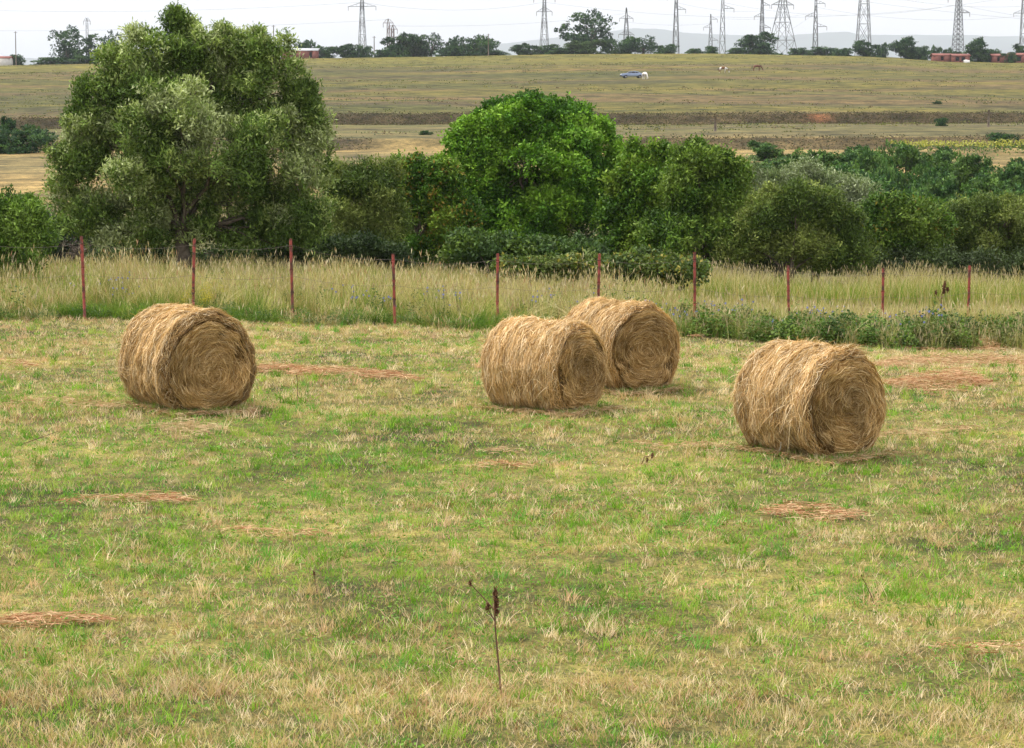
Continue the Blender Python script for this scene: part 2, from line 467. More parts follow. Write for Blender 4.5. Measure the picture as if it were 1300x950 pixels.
def build_field():
    mb = MB()
    m, k = 125000, 5                                        # tufts of a few blades that share one colour
    tx, ty = field_sample(m, 13.5, 48.5)
    ok = ty < verge_front(tx) + .8
    tx, ty = tx[ok], ty[ok]; m = len(tx)
    tc, tw = field_colors(tx, ty)
    tall = noise(tx * .6 + 10, ty + 10, .8, 45)
    th = (.028 + .04 * rng.random(m) + .06 * sm(.55, .85, tall) * rng.random(m)) * np.where(tw, 1.15, .85)
    r = .012 + .0007 * np.repeat(ty, k)
    x = np.repeat(tx, k) + rng.normal(0, 1, m * k) * r; y = np.repeat(ty, k) + rng.normal(0, 1, m * k) * r
    h = np.repeat(th, k) * (.5 + .7 * rng.random(m * k))
    wd = (.0038 + .00022 * y) * (.6 + .7 * rng.random(m * k))
    blades(mb, x, y, h, wd, np.repeat(tc, k, 0) * (.85 + .3 * rng.random((m * k, 1))), lean=.42, curve=.7)
    # taller stray tufts, straw stalks and lush green ones
    m = 4200; k = 22
    tx, ty = field_sample(m, 14, 46)
    isw = rng.random(m) < np.clip(.18 + 1.2 * (straw_mask(tx, ty) - .3), .1, .9)
    x = np.repeat(tx, k) + rng.normal(0, .045, m * k); y = np.repeat(ty, k) + rng.normal(0, .045, m * k)
    ok = y < verge_front(x) - .1
    tc = np.where(isw[:, None], pick(STRAW, rng.integers(0, 4, m)), pick(GREEN, rng.integers(0, 5, m)) * .95)
    c = np.repeat(tc * (.85 + .35 * rng.random((m, 1))), k, 0) * (.85 + .3 * rng.random((m * k, 1)))
    h = np.repeat(.07 + .13 * rng.random(m) ** 2, k) * (.5 + .6 * rng.random(m * k))
    wd = (.0045 + .00022 * y)
    blades(mb, x[ok], y[ok], h[ok], wd[ok], c[ok], lean=.35, curve=.6)
    # longer uncut grass round the feet of the bales
    for (bx, by, L_, th_) in BALES:
        m = 330; k = 16; t = rng.random(m); sd_ = rng.choice([-1, 1], m, p=[.35, .65])
        ax_ = np.array([math.sin(th_), -math.cos(th_)]); vv = np.array([math.cos(th_), math.sin(th_)])
        endp = rng.random(m) < .55
        P = np.array([bx, by]) + np.where(endp[:, None], ax_ * rng.uniform(.02, .16, (m, 1)) + vv * rng.uniform(-.55, .5, (m, 1)),
                                            -ax_ * (t * L_)[:, None] - vv * rng.uniform(.36, .55, (m, 1)))
        x = np.repeat(P[:, 0], k) + rng.normal(0, .035, m * k); y = np.repeat(P[:, 1], k) + rng.normal(0, .035, m * k)
        g_ = rng.random(m) < .6
        tc = np.where(g_[:, None], pick(GREEN, rng.integers(0, 5, m)), pick(STRAW, rng.integers(0, 5, m))) * (.7 + .4 * rng.random((m, 1)))
        h = np.repeat(rng.uniform(.04, .15, m), k) * (.5 + .6 * rng.random(m * k))
        blades(mb, x, y, h, .008 + .006 * rng.random(m * k), np.repeat(tc, k, 0) * (.8 + .4 * rng.random((m * k, 1))), lean=.4, curve=.7)
    o = mb.build('mown_grass', M_grass)
    tag(o, 'short mown grass, green and straw coloured, over the whole hay field', 'grass', kind='stuff')
    # clover and broad leaved weeds
    mb = MB(); m = 3000
    tx, ty = field_sample(m, 14, 45)
    keep = (straw_mask(tx, ty) < .52); tx, ty = tx[keep], ty[keep]; m = len(tx); k = 14
    r = np.repeat(.03 + .09 * rng.random(m), k)
    x = np.repeat(tx, k) + rng.normal(0, 1, m * k) * r; y = np.repeat(ty, k) + rng.normal(0, 1, m * k) * r
    z = ground(x, y) + .02 + rng.random(m * k) * .06
    a = rng.normal(0, 1, (m * k, 3)); a[:, 2] *= .4; a = unit(a)
    nn = unit(rng.normal(0, .5, (m * k, 3)) + np.array([0, 0, 1])); sd = unit(np.cross(a, nn))
    ln = (.016 + .016 * rng.random(m * k)) * (1 + .012 * y)
    c = pick([(0.11, .24, .02), (.15, .30, .03), (.08, .19, .02), (.17, .29, .05)], np.repeat(rng.integers(0, 4, m), k)) * (.8 + .4 * rng.random((m * k, 1)))
    mb.leaves(np.stack([x, y, z], 1), a, sd, ln, ln * .6, c)
    o = mb.build('clover', M_leaf)
    tag(o, 'low clover and broad green weeds scattered through the mown grass', 'clover', kind='stuff')
BALES = []
for _px, _py, _th, _L in ((267, 525, 31, 1.58), (738, 524, 50, 1.32), (820, 499, 34, 1.32), (1075, 583, 36, 1.30)):
    _p = hit(_px, _py); BALES.append((_p[0], _p[1], _L, R(_th)))
build_field()

# ------------------------------------------------------------------ round hay bales
BALE_SIDE = [(.74, .52, .27), (.60, .39, .17), (.90, .72, .47), (.42, .24, .08), (.26, .13, .04)]
BALE_FACE = [(.60, .40, .17), (.44, .27, .10), (.76, .56, .30), (.20, .105, .03), (.32, .19, .065)]  # ends browner than the side: older hay, plus their shade put into the colour
def hay_bale(px, py, theta, D, L, label, seed, swirl=(0, 0), twine=False, ragged=0.0):
    g = np.random.default_rng(seed)
    p = hit(px, py)
    th = R(theta)
    root = empty('hay_bale', (p[0], p[1], p[2]), 0)
    tag(root, label, 'hay bale', 'round hay bales on the mown field')
    # local frame: u = axis pointing to the visible end, v = horizontal across, w = up
    ax = np.array([math.sin(th), -math.cos(th), 0]); v = np.array([math.cos(th), math.sin(th), 0]); up = np.array([0, 0, 1.0])
    Rr = D / 2
    def shape(a, t):
        """radius at angle a (from up) and axial t 0..1 (1 = visible end)"""
        r = Rr * (1 + .018 * np.sin(a * 2 + seed) + .012 * np.sin(a * 3 + seed * 2))
        r = r * (1 + (noise(t * L * 8 + seed * 10, t * 0, .9, 50 + seed) - .5) * .07)
        r = r * (1 + (noise(np.cos(a) * 2 + 10, np.sin(a) * 2 + t * 3 + 10, .35, 60 + seed) - .5) * .075)
        e = np.minimum(t, 1 - t) * L
        r = r - .085 * np.clip(1 - e / .12, 0, 1) ** 2
        return r
    def pos(a, t, dr=0.0):
        r = shape(a, t) + dr
        z = np.cos(a) * r
        x = np.sin(a) * r
        z = np.where(z < -Rr * .80, -Rr * .80 + (z + Rr * .80) * .45, z)          # sags onto the ground
        x = x * (1 + .04 * sm(-.2, -.9, z / Rr))
        zz = z + Rr * .89
        return ax * ((t[..., None] - 1) * L) + v * x[..., None] + up * zz[..., None]
    mb = MB()
    na, ntt = 72, 26
    A = np.arange(na) * 2 * math.pi / na; T = np.linspace(0, 1, ntt)
    TT, AA = np.meshgrid(T, A, indexing='ij')
    V = pos(AA, TT, -.035).reshape(-1, 3)
    i = np.arange(ntt - 1)[:, None] * na; j = np.arange(na)[None]; j2 = (j + 1) % na
    f = np.stack([i + j, i + j2, i + na + j2, i + na + j], -1).reshape(-1, 4)
    mb.shared(V, [f, np.arange(na)[None], (np.arange(na)[::-1] + (ntt - 1) * na)[None]], (.16, .095, .035))
    roll = mb.build('roll', M_hay, root, smooth=False)
    # strands wound round the side
    mb = MB()
    n = 26000
    a0 = g.random(n) * 2 * math.pi; t0 = g.random(n) * .995
    dr = g.random(n) ** 1.5 * .04 - .03
    ln = (.07 + .24 * g.random(n)) / Rr * np.sign(g.random(n) - .5)
    slant = g.normal(0, .04, n)
    k = np.linspace(0, 1, 5)
    a = a0[:, None] + ln[:, None] * k; t = np.clip(t0[:, None] + slant[:, None] * k + g.normal(0, .004, (n, 5)), 0, 1)
    lift = (g.random(n) < .22) * g.random(n) * .055
    d = dr[:, None] + lift[:, None] * k[None] ** 2 * 1.0
    P = pos(a, t, d)
    tan = unit(P[:, -1] - P[:, 0])
    rad = unit(P[:, 2] - (ax * ((t[:, 2:3] - 1) * L) + up * Rr))
    side = unit(np.cross(tan, rad) + rad * g.normal(0, .5, (n, 1)))
    wdt = .004 + .007 * g.random(n)
    ring = noise(t0 * L * 6, t0 * 0 + seed, .5, 70 + seed)
    c = pick(BALE_SIDE, g.choice(5, n, p=[.3, .27, .2, .15, .08])) * (.55 + .45 * ring[:, None] + .4 * g.random((n, 1)))
    mb.strands(P, side, wdt, c)
    # loose wisps sticking out
    n = 1100
    a0 = g.uniform(-1.9, 1.9, n); t0 = g.random(n); P0 = pos(a0, t0)
    rad = np.sin(a0)[:, None] * v + np.cos(a0)[:, None] * up
    dirn = unit(rad * g.uniform(.1, .9, (n, 1)) + ax * g.normal(0, .5, (n, 1)) + (np.cos(a0)[:, None] * v - np.sin(a0)[:, None] * up) * g.normal(0, 1.0, (n, 1)))
    l = g.uniform(.05, .19, n) * (1 + ragged)
    k3 = np.linspace(0, 1, 4)
    P = P0[:, None] + dirn[:, None] * (l[:, None] * k3)[..., None] + (-up) * ((l[:, None] * k3 ** 2 * .5)[..., None])
    mb.strands(P, unit(np.cross(dirn, g.normal(0, 1, (n, 3)))), .004 + .004 * g.random(n), pick(BALE_SIDE, g.integers(0, 4, n)))
    if ragged > .5:                                   # the torn tuft standing off the top edge
        n = 260; a0 = g.normal(.10, .12, n); t0 = np.clip(g.normal(.90, .05, n), 0, 1); P0 = pos(a0, t0)
        dirn = unit(v * g.normal(.75, .35, (n, 1)) + up * g.uniform(.02, .5, (n, 1)) + ax * g.normal(0, .35, (n, 1)))
        l = g.uniform(.10, .30, n)
        P = P0[:, None] + dirn[:, None] * (l[:, None] * k3)[..., None] + (-up) * ((l[:, None] * k3 ** 2 * .3)[..., None])
        mb.strands(P, unit(np.cross(dirn, g.normal(0, 1, (n, 3)))), .006 + .006 * g.random(n), pick(BALE_SIDE, g.integers(0, 5, n)) * .8)
    mb.build('wound_side', M_hay, root)
    # both ends: strands spiralling round an off-centre eye
    for end, nn in ((1.0, 20000), (0.0, 5000)):
        mb = MB()
        rho = np.sqrt(g.random(nn)) * .97
        a0 = g.random(nn) * 2 * math.pi
        dirs = np.sign(g.random(nn) - .35)
        ln = (.06 + .20 * g.random(nn)) * dirs
        k5 = np.linspace(0, 1, 5)
        wob = g.normal(0, .45, nn) * (1.25 - rho) + (noise(np.sin(a0) * rho * 3 + 9, np.cos(a0) * rho * 3 + 9, .8, 100 + seed) - .5) * .7 * (1.1 - rho)
        rr = np.clip(rho[:, None] + (wob[:, None] * .5) * (k5 - .3) * .55 + .07 * k5 * ln[:, None], .0, .99)
        aa = a0[:, None] + ln[:, None] * k5 / np.maximum(rr * Rr, .13)
        tt = np.full_like(aa, end)
        Rb = shape(aa, tt) * .995
        rr2 = rr * Rb
        ex, ez = swirl[0] * Rr, swirl[1] * Rr
        fall = (1 - rr)
        x = np.sin(aa) * rr2 + ex * fall; z = np.cos(aa) * rr2 + ez * fall
        z = np.where(z < -Rr * .80, -Rr * .80 + (z + Rr * .80) * .45, z)
        x = x * (1 + .04 * sm(-.2, -.9, z / Rr))
        bulge = .035 * (1 - rr ** 2) - .05 * sm(.86, 1, rr) + (noise(x + 30, z + 30, .13, 80 + seed) - .5) * .10 + (noise(x + 30, z + 30, .4, 85 + seed) - .5) * .09 + .012
        dep = g.random(nn) * .03 + (g.random(nn) < .2) * g.random(nn) * .06
        sgn = 1 if end == 1 else -1
        base = 0 if end == 1 else -L
        off = base + sgn * (bulge + dep[:, None] * (0.4 + k5[None]) - .012)
        P = ax * off[..., None] + v * x[..., None] + up * (z + Rr * .89)[..., None]
        tanv = unit(P[:, -1] - P[:, 0])
        side = unit(np.cross(tanv, ax[None]) + ax[None] * g.normal(0, .6, (nn, 1)))
        patch = noise(x[:, 2] + 20, z[:, 2] + 20, .3, 90 + seed)
        c = pick(BALE_FACE, g.choice(5, nn, p=[.28, .26, .16, .16, .14])) * (.45 + .6 * patch[:, None] + .4 * g.random((nn, 1)))
        mb.strands(P, side, .004 + .007 * g.random(nn), c)
        mb.build('end_face', M_hay, root)
    if twine:
        mb = MB()
        a = np.linspace(-2.2, -2.75, 9); t = np.array([.62, .60, .57, .53, .47, .42, .39, .38, .36])
        P = pos(a, t, .03) + np.array([0, -.02, 0]); mb.tube(P, .006, 5)
        mb.build('twine', mat_noise('pale_twine', (.6, .56, .5), (.75, .72, .66), 30), root)
    # hay spilled round the foot
    mb = MB(); n = 1500
    e_ = g.random(n) < .45
    cx_ = np.where(e_[:, None], ax * g.uniform(-.02, .28, (n, 1)) + v * g.uniform(-.6, .62, (n, 1)), -ax * g.uniform(0, 1, (n, 1)) * L - v * g.uniform(.32, .62, (n, 1)))
    cx_ = np.where((g.random(n) < .12)[:, None], cx_ * 1.25, cx_)
    gx = p[0] + cx_[:, 0]; gy = p[1] + cx_[:, 1]
    th_ = g.random(n) * 6.28; l = g.uniform(.05, .2, n); k4 = np.linspace(-.5, .5, 4)
    z_ = ground(gx, gy) - p[2] + g.uniform(.02, .06, n)
    P = np.stack([cx_[:, 0:1] + np.cos(th_)[:, None] * l[:, None] * k4, cx_[:, 1:2] + np.sin(th_)[:, None] * l[:, None] * k4, z_[:, None] + g.normal(0, .12, (n, 1)) * l[:, None] * k4 + l[:, None] * (.25 - k4 ** 2) * .3], -1)
    mb.strands(P, unit(g.normal(0, 1, (n, 3)) + [0, .4, .6]), .005 + .006 * g.random(n), pick([(.52, .32, .17), (.60, .42, .22), (.34, .19, .09), (.66, .50, .30)], g.integers(0, 4, n)) * g.uniform(.7, 1.2, (n, 1)))
    mb.build('spilled_hay', M_hay, root)
    return root

hay_bale(267, 525, 31, 1.44, 1.58, 'leftmost hay bale, lying alone in front of the willow, its end a neat spiral', 1, (0.05, -.18))
hay_bale(738, 524, 50, 1.30, 1.32, 'front hay bale of the touching pair, showing more of its side than its end', 2, (0.1, .0), ragged=.3)
hay_bale(820, 499, 34, 1.38, 1.32, 'rear hay bale of the touching pair, partly hidden by the front one', 3, (-.05, .1))
hay_bale(1075, 583, 36, 1.40, 1.30, 'nearest hay bale, on the right, shaggy with loose twine trailing at its foot', 4, (.05, .1), twine=True, ragged=.6)

# ------------------------------------------------------------------ cut hay left lying in wisps and swaths
M_wisp = M_hay
WISPC = [(.58, .33, .19), (.66, .43, .25), (.34, .16, .08), (.64, .48, .28), (.46, .24, .12)]
def hay_wisp(pxs, label, wid, n, hgt=.05, lift=.3, tan=0.0, name='hay_wisp'):
    pts = np.array([hit(a, b) for a, b in pxs])
    n = int(n * (.45 if n < 2000 else .8)); c0 = pts.mean(0)
    root_z = c0[2]
    d = np.linalg.norm(np.diff(pts[:, :2], axis=0), axis=1); cum = np.concatenate([[0], np.cumsum(d)])
    u = rng.random(n) * cum[-1]
    # ragged clumping
    dens = sm(.25, .7, noise(u * 3 + c0[0] * 7, u * 0 + c0[1], .8, 33)); keep = rng.random(n) < .30 + .8 * dens; u = u[keep]; dens = dens[keep]; n = len(u)
    cx = np.interp(u, cum, pts[:, 0]); cy = np.interp(u, cum, pts[:, 1])
    stray = rng.random(n) < .3
    ends = np.minimum(u, cum[-1] - u) / (cum[-1] * .5)
    q = rng.normal(0, 1, n) * wid * 1.35 * (.2 + .9 * sm(0, .7, ends) * (.25 + 1.1 * dens))
    q = np.where(stray, q * 1.35, q)
    x = cx + rng.normal(0, .08, n); y = cy + q + (noise(u * 2 + c0[0], u * 0 + 3, .7, 34) - .5) * wid * 3.5
    hh = hgt * np.exp(-(q / wid) ** 2) * rng.random(n) * (.3 + .7 * sm(0, .4, ends)) + .028 + .025 * rng.random(n)
    th = rng.normal(0, .9, n) + (rng.random(n) < .5) * math.pi
    l = .06 + .16 * rng.random(n)
    k = np.linspace(-.5, .5, 4)
    arch = (rng.random(n) * lift * l)
    bend = rng.normal(0, .5, n)
    P = np.stack([x[:, None] + np.cos(th[:, None] + bend[:, None] * k) * l[:, None] * k,
                  y[:, None] + np.sin(th[:, None] + bend[:, None] * k) * l[:, None] * k,
                  (ground(x, y) + hh)[:, None] + arch[:, None] * (.25 - k ** 2) * 4 * .4 + rng.normal(0, .05, (n, 1)) * l[:, None] * k], -1)
    P = P - c0
    cc_ = pick(WISPC, rng.integers(0, 5, n)) * (.8 + .35 * rng.random((n, 1)))
    cc_ = cc_ * (1 - tan) + np.array([.5, .4, .23]) * tan
    mb = MB(); mb.strands(P, unit(rng.normal(0, 1, (n, 3)) + [0, .6, .6]), .006 + .006 * rng.random(n), cc_)
    o = mb.build(name, M_wisp); o.location = c0
    return tag(o, label, 'cut hay', 'wisps of cut hay left on the field')
hay_wisp([(85, 642), (150, 637), (215, 637), (240, 640)], 'thin reddish wisp of cut hay lying left of the middle of the field', .10, 1500)
hay_wisp([(600, 599), (630, 596), (662, 596)], 'small russet wisp of cut hay in front of the paired bales', .09, 800, .07)
hay_wisp([(610, 578), (640, 577), (665, 580)], 'pale slip of cut hay just behind the small russet wisp', .06, 260, .03, tan=.4)
hay_wisp([(975, 655), (1015, 652), (1050, 655), (1085, 659)], 'russet wisp of cut hay in front of the nearest bale', .13, 1500, .08)
hay_wisp([(0, 795), (40, 793), (85, 791), (125, 796)], 'reddish wisp of cut hay by the left edge of the near grass', .09, 1500, .05)
hay_wisp([(1130, 492), (1175, 489), (1215, 485), (1245, 488)], 'mounded heap of cut hay right of the nearest bale', .28, 4200, .2)
hay_wisp([(330, 471), (365, 472), (410, 475), (480, 479), (530, 483)], 'long reddish swath of cut hay trailing right from the leftmost bale', .14, 3800, .09)
hay_wisp([(325, 473), (340, 471), (358, 473)], 'small tufted heap of cut hay close beside the leftmost bale', .12, 900, .12)
hay_wisp([(1100, 440), (1180, 438), (1250, 440), (1330, 438)], 'long reddish swath of cut hay below the brambles, farthest back', .3, 8000, .15)
hay_wisp([(1110, 467), (1180, 463), (1250, 461), (1330, 466)], 'long tan swath of cut hay between the brambles and the heaped hay', .38, 9000, .15, tan=.2)
hay_wisp([(-20, 461), (20, 464), (45, 468)], 'russet wisp of cut hay at the left edge behind the leftmost bale', .12, 900, .07)
hay_wisp([(190, 546), (235, 545), (290, 551)], 'pale wisp of cut hay in front of the leftmost bale', .18, 1300, .05, tan=.6)
hay_wisp([(10, 515), (80, 512), (150, 520)], 'tan swath of cut hay left of the leftmost bale', .12, 1100, .05, tan=.4)
hay_wisp([(880, 430), (910, 424), (950, 432)], 'russet wisp of cut hay behind the rear bale', .12, 700, .08)
hay_wisp([(1020, 578), (1065, 581), (1095, 579)], 'little russet scrap of hay at the foot of the nearest bale', .07, 500, .06)
hay_wisp([(800, 566), (850, 570), (915, 570)], 'flattened tan wisp of cut hay left of the nearest bale', .12, 900, .04, tan=.3)
hay_wisp([(1110, 560), (1160, 556), (1230, 545)], 'tan wisp of cut hay right of the foot of the nearest bale', .12, 900, .05, tan=.4)
hay_wisp([(295, 675), (345, 680), (420, 684)], 'thin dark russet thread of cut hay in the near left grass', .05, 420, .03)
hay_wisp([(1195, 830), (1250, 828), (1310, 832)], 'russet wisp of cut hay at the right edge of the near grass', .06, 500, .04)

# ------------------------------------------------------------------ verge: tall grass, brambles, flowers
def fence_y(x):
    t = (x + 10) / 20.0
    return 45.4 - .2 * t + 6.8 * np.clip(t, 0, 1.2) ** 2

def build_verge():
    mb = MB()
    TALLC = [(.52, .43, .22), (.62, .53, .30), (.42, .34, .13), (.24, .30, .06), (.17, .27, .04), (.36, .35, .11)]
    def stand(n, x, y, h, gb, wd=.010, heads=True):
        """gb: share of green blades"""
        m = len(x)
        isg = rng.random(m) < gb
        ci = np.where(isg, rng.integers(3, 6, m), rng.integers(0, 3, m))
        c = pick(TALLC, ci) * (.8 + .4 * rng.random((m, 1)))
        hh = h * np.where(isg, .75, 1.0)
        blades(mb, x, y, hh, np.full(m, wd) * (.6 + .8 * rng.random(m)), c, lean=.16, curve=.35)
        if heads:                                         # feathery seed heads
            s_ = (~isg) & (rng.random(m) < .30)
            xs, ys, hs = x[s_], y[s_], hh[s_]; q = len(xs)
            z = ground(xs, ys) + hs * .98
            P = np.stack([xs, ys, z], 1)
            ph = rng.random(q) * 6.28
            d = unit(np.stack([np.cos(ph) * .35, np.sin(ph) * .35, np.ones(q)], 1))
            for r_ in range(2):
                sd = unit(np.cross(d, rng.normal(0, 1, (q, 3))))
                l_ = .10 + .08 * rng.random(q)
                mb.leaves(P, d, sd, l_, np.full(q, .020), pick([(.50, .40, .26), (.42, .33, .22), (.55, .47, .32)], rng.integers(0, 3, q)))
    # tufts: blades of one tuft share colour and height
    m, k = 9500, 13
    tx = rng.uniform(-14.5, 15.5, m); u = rng.random(m) ** 1.25
    depth = np.where(tx < 3, 8.0, 8.0 - 3.8 * sm(3, 7, tx))
    ty = verge_front(tx) + u * depth
    hN = noise(tx + 20, ty + 20, 1.6, 51) * .5 + noise(tx + 70, ty + 20, .5, 52) * .5
    th = (.28 + .78 * sm(0, .2, u)) * (.25 + 1.25 * hN) * (.7 + .6 * rng.random(m))
    th = .68 * th * (1 - .35 * sm(2.5, 6.5, tx)) + .14 * sm(.2, .6, noise(tx + 5, ty, .9, 57))
    gp = np.clip(.44 + .75 * (1 - sm(0, .28, u)) * sm(.3, .65, noise(tx + 14, ty * .2, 1.2, 64)) + 1.1 * (noise(tx * .7 + 9, ty + 9, 1.3, 53) - .4), .04, .97)
    isg = rng.random(m) < gp
    th = th * np.where(noise(tx + 31, ty * .6, .45, 59) > .72, .55, 1)
    tc = pick(TALLC, np.where(isg, rng.integers(3, 6, m), rng.integers(0, 3, m))) * (.45 + .95 * rng.random((m, 1)))
    x = np.repeat(tx, k) + rng.normal(0, .055, m * k); y = np.repeat(ty, k) + rng.normal(0, .055, m * k)
    h = np.repeat(th * np.where(isg, .8, 1), k) * (.5 + .6 * rng.random(m * k))
    lean = .24
    blades(mb, x, y, h, .007 + .010 * rng.random(m * k), np.repeat(tc, k, 0) * (.8 + .4 * rng.random((m * k, 1))), lean=lean, curve=.4)
    # leaning, lodged bunches
    m2 = 700; cx = rng.uniform(-14, 15, m2); cy = verge_front(cx) + rng.uniform(.2, 6.0, m2) * np.where(cx < 3, 1, .55); k2 = 24
    ld = rng.normal(0, .75, m2); lh = rng.uniform(.4, .95, m2) * np.where(cx < 3, 1, .75)
    X0 = np.repeat(cx, k2) + rng.normal(0, .05, m2 * k2); Y0 = np.repeat(cy, k2) + rng.normal(0, .05, m2 * k2)
    hh = np.repeat(lh, k2) * rng.uniform(.5, 1.05, m2 * k2); lx = np.repeat(ld, k2) + rng.normal(0, .22, m2 * k2)
    t4 = np.linspace(0, 1, 5)
    PP = np.stack([X0[:, None] + (lx * hh)[:, None] * t4 ** 1.7, Y0[:, None] + (rng.normal(0, .15, m2 * k2) * hh)[:, None] * t4, ground(X0, Y0)[:, None] + hh[:, None] * (t4 - .22 * np.abs(lx)[:, None] * t4 ** 2)], -1)
    sw = rng.random(m2) < .62
    c2 = np.repeat(pick(TALLC, np.where(sw, rng.integers(0, 3, m2), rng.integers(3, 6, m2))) * rng.uniform(.6, 1.4, (m2, 1)), k2, 0) * rng.uniform(.8, 1.2, (m2 * k2, 1))
    mb.strands(PP, unit(rng.normal(0, 1, (m2 * k2, 3)) * [1, 1, .1]), rng.uniform(.008, .016, m2 * k2), c2)
    # feathery heads on the straw ones
    hs = rng.random(m * k) < np.repeat(np.where(isg, .03, .24), k)
    q = hs.sum(); P = np.stack([x[hs], y[hs], ground(x[hs], y[hs]) + h[hs] * .95], 1)
    d = unit(np.stack([rng.normal(0, .25, q), rng.normal(0, .25, q), np.ones(q)], 1))
    mb.leaves(P, d, unit(np.cross(d, rng.normal(0, 1, (q, 3)))), rng.uniform(.09, .2, q), np.full(q, .022), pick([(.60, .47, .30), (.50, .38, .22), (.68, .58, .40), (.42, .26, .15)], rng.integers(0, 4, q)))
    # clumps of taller straw
    m = 420; cx = rng.uniform(-14, 15, m); cy = verge_front(cx) + rng.uniform(.7, 6.5, m)
    ok = (cx < 4) | (rng.random(m) < .45); cx, cy = cx[ok], cy[ok]; m = len(cx); k = 26
    x = np.repeat(cx, k) + rng.normal(0, .13, m * k); y = np.repeat(cy, k) + rng.normal(0, .13, m * k)
    h = np.repeat(rng.uniform(.6, 1.05, m), k) * (.6 + .45 * rng.random(m * k)) * (1 - .30 * sm(3, 6, x))
    stand(0, x, y, h, np.full(m * k, .12), .012)
    # lush low green tussocks along the front edge and scattered
    m = 520; cx = rng.uniform(-14, 6, m); cy = verge_front(cx) + rng.uniform(-.1, 1.1, m); k = 34
    ok = noise(cx + 3, cy * .3 + 5, 1.1, 58) > .52; cx, cy = cx[ok], cy[ok]; m = len(cx)
    x = np.repeat(cx, k) + rng.normal(0, .12, m * k); y = np.repeat(cy, k) + rng.normal(0, .10, m * k)
    h = np.repeat(rng.uniform(.25, .48, m), k) * (.5 + .6 * rng.random(m * k))
    c = np.repeat(pick([(.13, .24, .03), (.17, .28, .04), (.09, .18, .02), (.22, .30, .06)], rng.integers(0, 4, m)), k, 0) * (.7 + .5 * rng.random((m * k, 1)))
    blades(mb, x, y, h, .010 + .008 * rng.random(m * k), c, lean=.45, curve=.9)
    # grass stems and dry stalks rising through the brambles
    m = 420; k = 20; cx = rng.uniform(3.2, 16, m); cy = verge_front(cx) + rng.uniform(-.3, .6, m)
    x = np.repeat(cx, k) + rng.normal(0, .12, m * k); y = np.repeat(cy, k) + rng.normal(0, .08, m * k)
    h = np.repeat(rng.uniform(.2, .62, m), k) * (.5 + .6 * rng.random(m * k))
    stand(0, x, y, h, np.full(m * k, .55), .010)
    # low mown strip beyond the fence on the right
    n = 30000
    x = rng.uniform(3.5, 19, n); y = fence_y(x) + rng.uniform(-.8, 10.5, n)
    h = .12 + .16 * rng.random(n)
    ok = y < 62
    stand(0, x[ok], y[ok], h[ok], np.full(ok.sum(), .3), .014, heads=False)
    # second stand of tall grass in front of the trees, pale green
    n = 42000
    x = rng.uniform(-18, 21, n); y = rng.uniform(57.5, 65, n)
    y = np.where(x < 3, y - 3, y)
    h = (.5 + .5 * noise(x, y, 1.4, 54) + .25 * rng.random(n)) * (.75 + .35 * rng.random(n)) * np.where(x < 3, .5, .95)
    stand(0, x, y, h, np.clip(.62 + .6 * (noise(x + 3, y, 2.2, 55) - .5), 0, 1), .022)
    o = mb.build('tall_grass', M_grass)
    tag(o, 'tall uncut straw coloured grass along the red fence', 'tall grass', kind='stuff')

    # leafy herbs and brambles at the verge foot
    def leafy(name, label, cat, cx, cy, rad, hgt, per, cols, ll=(.035, .05), wr=.6):
        m = len(cx); k = per
        a = rng.random((m, k)) * 6.28; rr = np.sqrt(rng.random((m, k)))
        el = rng.random((m, k))
        x = cx[:, None] + np.cos(a) * rr * rad[:, None]; y = cy[:, None] + np.sin(a) * rr * rad[:, None]
        dome = np.sqrt(np.clip(1 - rr ** 2, 0, 1))
        z = ground(x, y) + hgt[:, None] * dome * (.25 + .75 * el ** .6) + .02
        P = np.stack([x, y, z], -1).reshape(-1, 3); q = len(P)
        axv = unit(rng.normal(0, 1, (q, 3)) * [1, 1, .5]); nn = unit(rng.normal(0, .55, (q, 3)) + [0, -.25, 1]); sd = unit(np.cross(axv, nn))
        ln = rng.uniform(*ll, q)
        c = np.repeat(pick(cols, rng.integers(0, len(cols), m)), k, 0) * (.75 + .5 * rng.random((q, 1)))
        b = MB(); b.leaves(P, axv, sd, ln, ln * wr, c)
        o_ = b.build(name, M_leaf); return tag(o_, label, cat, kind='stuff')
    m = 460
    cx = rng.uniform(3.6, 16, m); cy = verge_front(cx) + rng.uniform(-.25, 2.3, m)
    ok = (noise(cx + 2, cy * .5, .8, 65) > .12 + .28 * sm(9, 13, cx)); cx, cy = cx[ok], cy[ok]; m = len(cx)
    leafy('bramble_undergrowth', 'low dark green bramble thicket along the verge right of the paired bales', 'brambles', cx, cy, rng.uniform(.16, .42, m), rng.uniform(.18, .66, m), 170, [(.05, .11, .012), (.08, .15, .018), (.13, .20, .03), (.05, .09, .02), (.11, .13, .03)], (.05, .095))
    m = 330
    cx = rng.uniform(-14.5, 4.5, m); cy = verge_front(cx) + rng.uniform(-.2, 1.0, m)
    leafy('verge_herbs', 'low green herbs at the foot of the verge left of the paired bales', 'herbs', cx, cy, rng.uniform(.12, .35, m), rng.uniform(.12, .34, m), 90, [(.08, .14, .03), (.10, .17, .022), (.06, .11, .03)], (.03, .06), .35)
    m = 230
    cx = rng.uniform(-14.5, 15, m); cy = verge_front(cx) + rng.uniform(.4, 5.5, m) * np.where(cx < 3, 1, .5)
    ok = noise(cx + 8, cy + 3, 1.7, 63) > .5; cx, cy = cx[ok], cy[ok]; m = len(cx)
    leafy('tall_weeds', 'leafy green weeds standing among the tall grass by the fence', 'weeds', cx, cy, rng.uniform(.10, .28, m), rng.uniform(.35, .85, m), 80, [(.07, .14, .02), (.10, .18, .03), (.14, .20, .05), (.05, .10, .015)], (.045, .085), .4)
